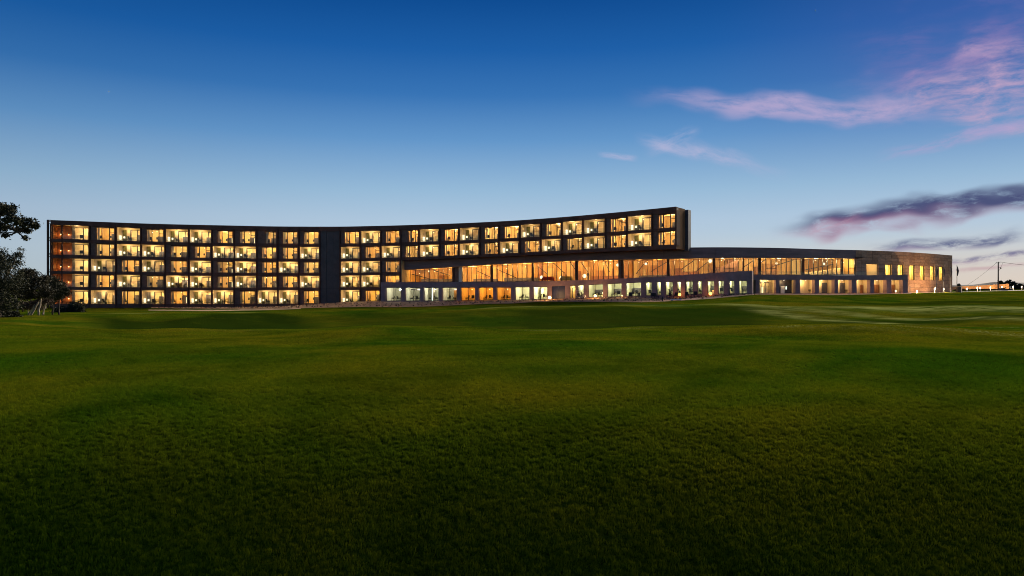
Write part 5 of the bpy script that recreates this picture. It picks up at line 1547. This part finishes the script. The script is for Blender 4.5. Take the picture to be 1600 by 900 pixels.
# ------------------------------------------------------------------ person standing in the dining hall window
def person(px, w, label):
    base = Vector(hall(px, w, Y_fl(px) - 0.1))
    me = bpy.data.meshes.new('person')
    J = [(0, 0, 0.95), (0, 0, 1.15), (0, 0.0, 1.40), (0, 0, 1.52), (0, -0.01, 1.64), (0, -0.01, 1.74),
         (0.19, 0, 1.40), (0.24, 0.02, 1.12), (0.20, -0.14, 0.92), (-0.19, 0, 1.40), (-0.25, 0.03, 1.12), (-0.22, -0.08, 0.88),
         (0.10, 0, 0.88), (0.11, -0.02, 0.48), (0.11, 0.02, 0.06), (0.12, -0.14, 0.03), (-0.10, 0, 0.88), (-0.12, 0.03, 0.48), (-0.12, 0.05, 0.06), (-0.13, -0.11, 0.03)]
    E = [(0, 1), (1, 2), (2, 3), (3, 4), (4, 5), (2, 6), (6, 7), (7, 8), (2, 9), (9, 10), (10, 11), (0, 12), (12, 13), (13, 14), (14, 15), (0, 16), (16, 17), (17, 18), (18, 19)]
    R = [0.15, 0.13, 0.15, 0.055, 0.10, 0.085, 0.075, 0.05, 0.035, 0.075, 0.05, 0.035, 0.09, 0.06, 0.045, 0.04, 0.09, 0.06, 0.045, 0.04]
    me.from_pydata(J, E, [])
    me.materials.append(MATS['fabric_dark'])
    o = bpy.data.objects.new('person', me); COL.objects.link(o)
    sk = o.modifiers.new('Skin', 'SKIN'); sk.use_smooth_shade = True
    for v, r_ in zip(me.skin_vertices[0].data, R): v.radius = (r_, r_ * 0.8)
    me.skin_vertices[0].data[0].use_root = True
    sub_ = o.modifiers.new('Subdivision', 'SUBSURF'); sub_.levels = 1; sub_.render_levels = 1
    o.location = base; o.rotation_euler = (0, 0, 0.5)
    tag(o, label, 'person')
person(916.5, 0.9, 'person in dark clothes standing behind the glass next to a globe lamp')

# ------------------------------------------------------------------ grass blades on the near lawn
tm = bpy.data.materials.new('blade'); tm.use_nodes = True; MATS['blade'] = tm
B = NB(tm.node_tree); p = tm.node_tree.nodes['Principled BSDF']
g = B.n('ShaderNodeNewGeometry')
big = B.noise(g.outputs['Position'], 0.085, 4.0, 0.6, 0.6)
mid = B.noise(g.outputs['Position'], 0.35, 5.0, 0.65, 0.4)
oi = B.n('ShaderNodeObjectInfo')
c = B.ramp(big, [(0.36, (0.060, 0.150, 0.006, 1)), (0.5, (0.135, 0.182, 0.008, 1)), (0.64, (0.188, 0.192, 0.009, 1))])
c = B.mix(1.0, c, B.ramp(mid, [(0.36, (0.62, 0.72, 0.62, 1)), (0.5, (1, 1, 1, 1)), (0.68, (1.30, 1.16, 1.0, 1))]), 'MULTIPLY')
c = B.mix(1.0, c, B.ramp(oi.outputs['Random'], [(0.0, (0.75, 0.8, 0.75, 1)), (0.6, (1.05, 1.05, 1, 1)), (1.0, (1.4, 1.3, 1.1, 1))]), 'MULTIPLY')
tm.node_tree.links.new(c, p.inputs['Base Color'])
p.inputs['Roughness'].default_value = 0.8
p.inputs['Specular IOR Level'].default_value = 0.0
tr = B.n('ShaderNodeBsdfTranslucent'); tm.node_tree.links.new(c, tr.inputs[0])
mx = B.n('ShaderNodeMixShader'); mx.inputs[0].default_value = 0.3
tm.node_tree.links.new(p.outputs[0], mx.inputs[1]); tm.node_tree.links.new(tr.outputs[0], mx.inputs[2])
tm.node_tree.links.new(mx.outputs[0], tm.node_tree.nodes['Material Output'].inputs[0])

tuft = MB()
rr = random.Random(4)
for q in range(18):
    an = rr.uniform(0, 6.28); r0 = rr.uniform(0, 0.05)
    bx, by = r0 * math.cos(an), r0 * math.sin(an)
    ln = rr.uniform(0.025, 0.06); le = rr.uniform(0.005, 0.03); a2 = rr.uniform(0, 6.28)
    wx, wy = 0.0026 * math.cos(a2 + 1.57), 0.0026 * math.sin(a2 + 1.57)
    mxp = (bx + le * 0.4 * math.cos(a2), by + le * 0.4 * math.sin(a2), ln * 0.6)
    tip = (bx + le * math.cos(a2), by + le * math.sin(a2), ln)
    i = len(tuft.v)
    tuft.v += [(bx - wx, by - wy, -0.01), (bx + wx, by + wy, -0.01), (mxp[0] + wx * 0.8, mxp[1] + wy * 0.8, mxp[2]), (mxp[0] - wx * 0.8, mxp[1] - wy * 0.8, mxp[2]), tip]
    tuft.f += [(i, i + 1, i + 2, i + 3), (i + 3, i + 2, i + 4)]; tuft.mi += [0, 0]
tuft_me = tuft.mesh('grass_tuft', 'blade')
tuft_ob = bpy.data.objects.new('grass_tuft', tuft_me)

NG = 300000
u = rng.uniform(0, 1, NG)
dmin, dmax = 6.2, 48.0
dg = (dmin ** 0.55 + u * (dmax ** 0.55 - dmin ** 0.55)) ** (1 / 0.55)
pg = rng.uniform(-80, 1680, NG)
xg = (pg - CX) / F * dg
zg = ground_z(xg, dg)
gm = bpy.data.meshes.new('grass')
gm.vertices.add(NG)
gm.vertices.foreach_set('co', np.stack([xg, dg, zg], 1).astype(np.float32).ravel())
gm.update()
go = bpy.data.objects.new('grass', gm); COL.objects.link(go)
kind(go, 'stuff'); tag(go, 'short green mown grass covering the near lawn', 'grass')
ng = bpy.data.node_groups.new('scatter', 'GeometryNodeTree')
ng.interface.new_socket('Geometry', in_out='INPUT', socket_type='NodeSocketGeometry')
ng.interface.new_socket('Geometry', in_out='OUTPUT', socket_type='NodeSocketGeometry')
gi = ng.nodes.new('NodeGroupInput'); gout = ng.nodes.new('NodeGroupOutput')
iop = ng.nodes.new('GeometryNodeInstanceOnPoints')
obi = ng.nodes.new('GeometryNodeObjectInfo'); obi.inputs['Object'].default_value = tuft_ob; obi.inputs['As Instance'].default_value = True
rv = ng.nodes.new('FunctionNodeRandomValue'); rv.data_type = 'FLOAT_VECTOR'
rv.inputs[0].default_value = (-0.25, -0.25, 0.0); rv.inputs[1].default_value = (0.25, 0.25, 6.28)
rs = ng.nodes.new('FunctionNodeRandomValue'); rs.data_type = 'FLOAT'
rs.inputs[2].default_value = 0.45; rs.inputs[3].default_value = 1.0
rs.inputs['Seed'].default_value = 5
ng.links.new(gi.outputs[0], iop.inputs['Points'])
ng.links.new(obi.outputs['Geometry'], iop.inputs['Instance'])
ng.links.new(rv.outputs[0], iop.inputs['Rotation'])
ng.links.new(rs.outputs[1], iop.inputs['Scale'])
ng.links.new(iop.outputs[0], gout.inputs[0])
md = go.modifiers.new('scatter', 'NODES'); md.node_group = ng
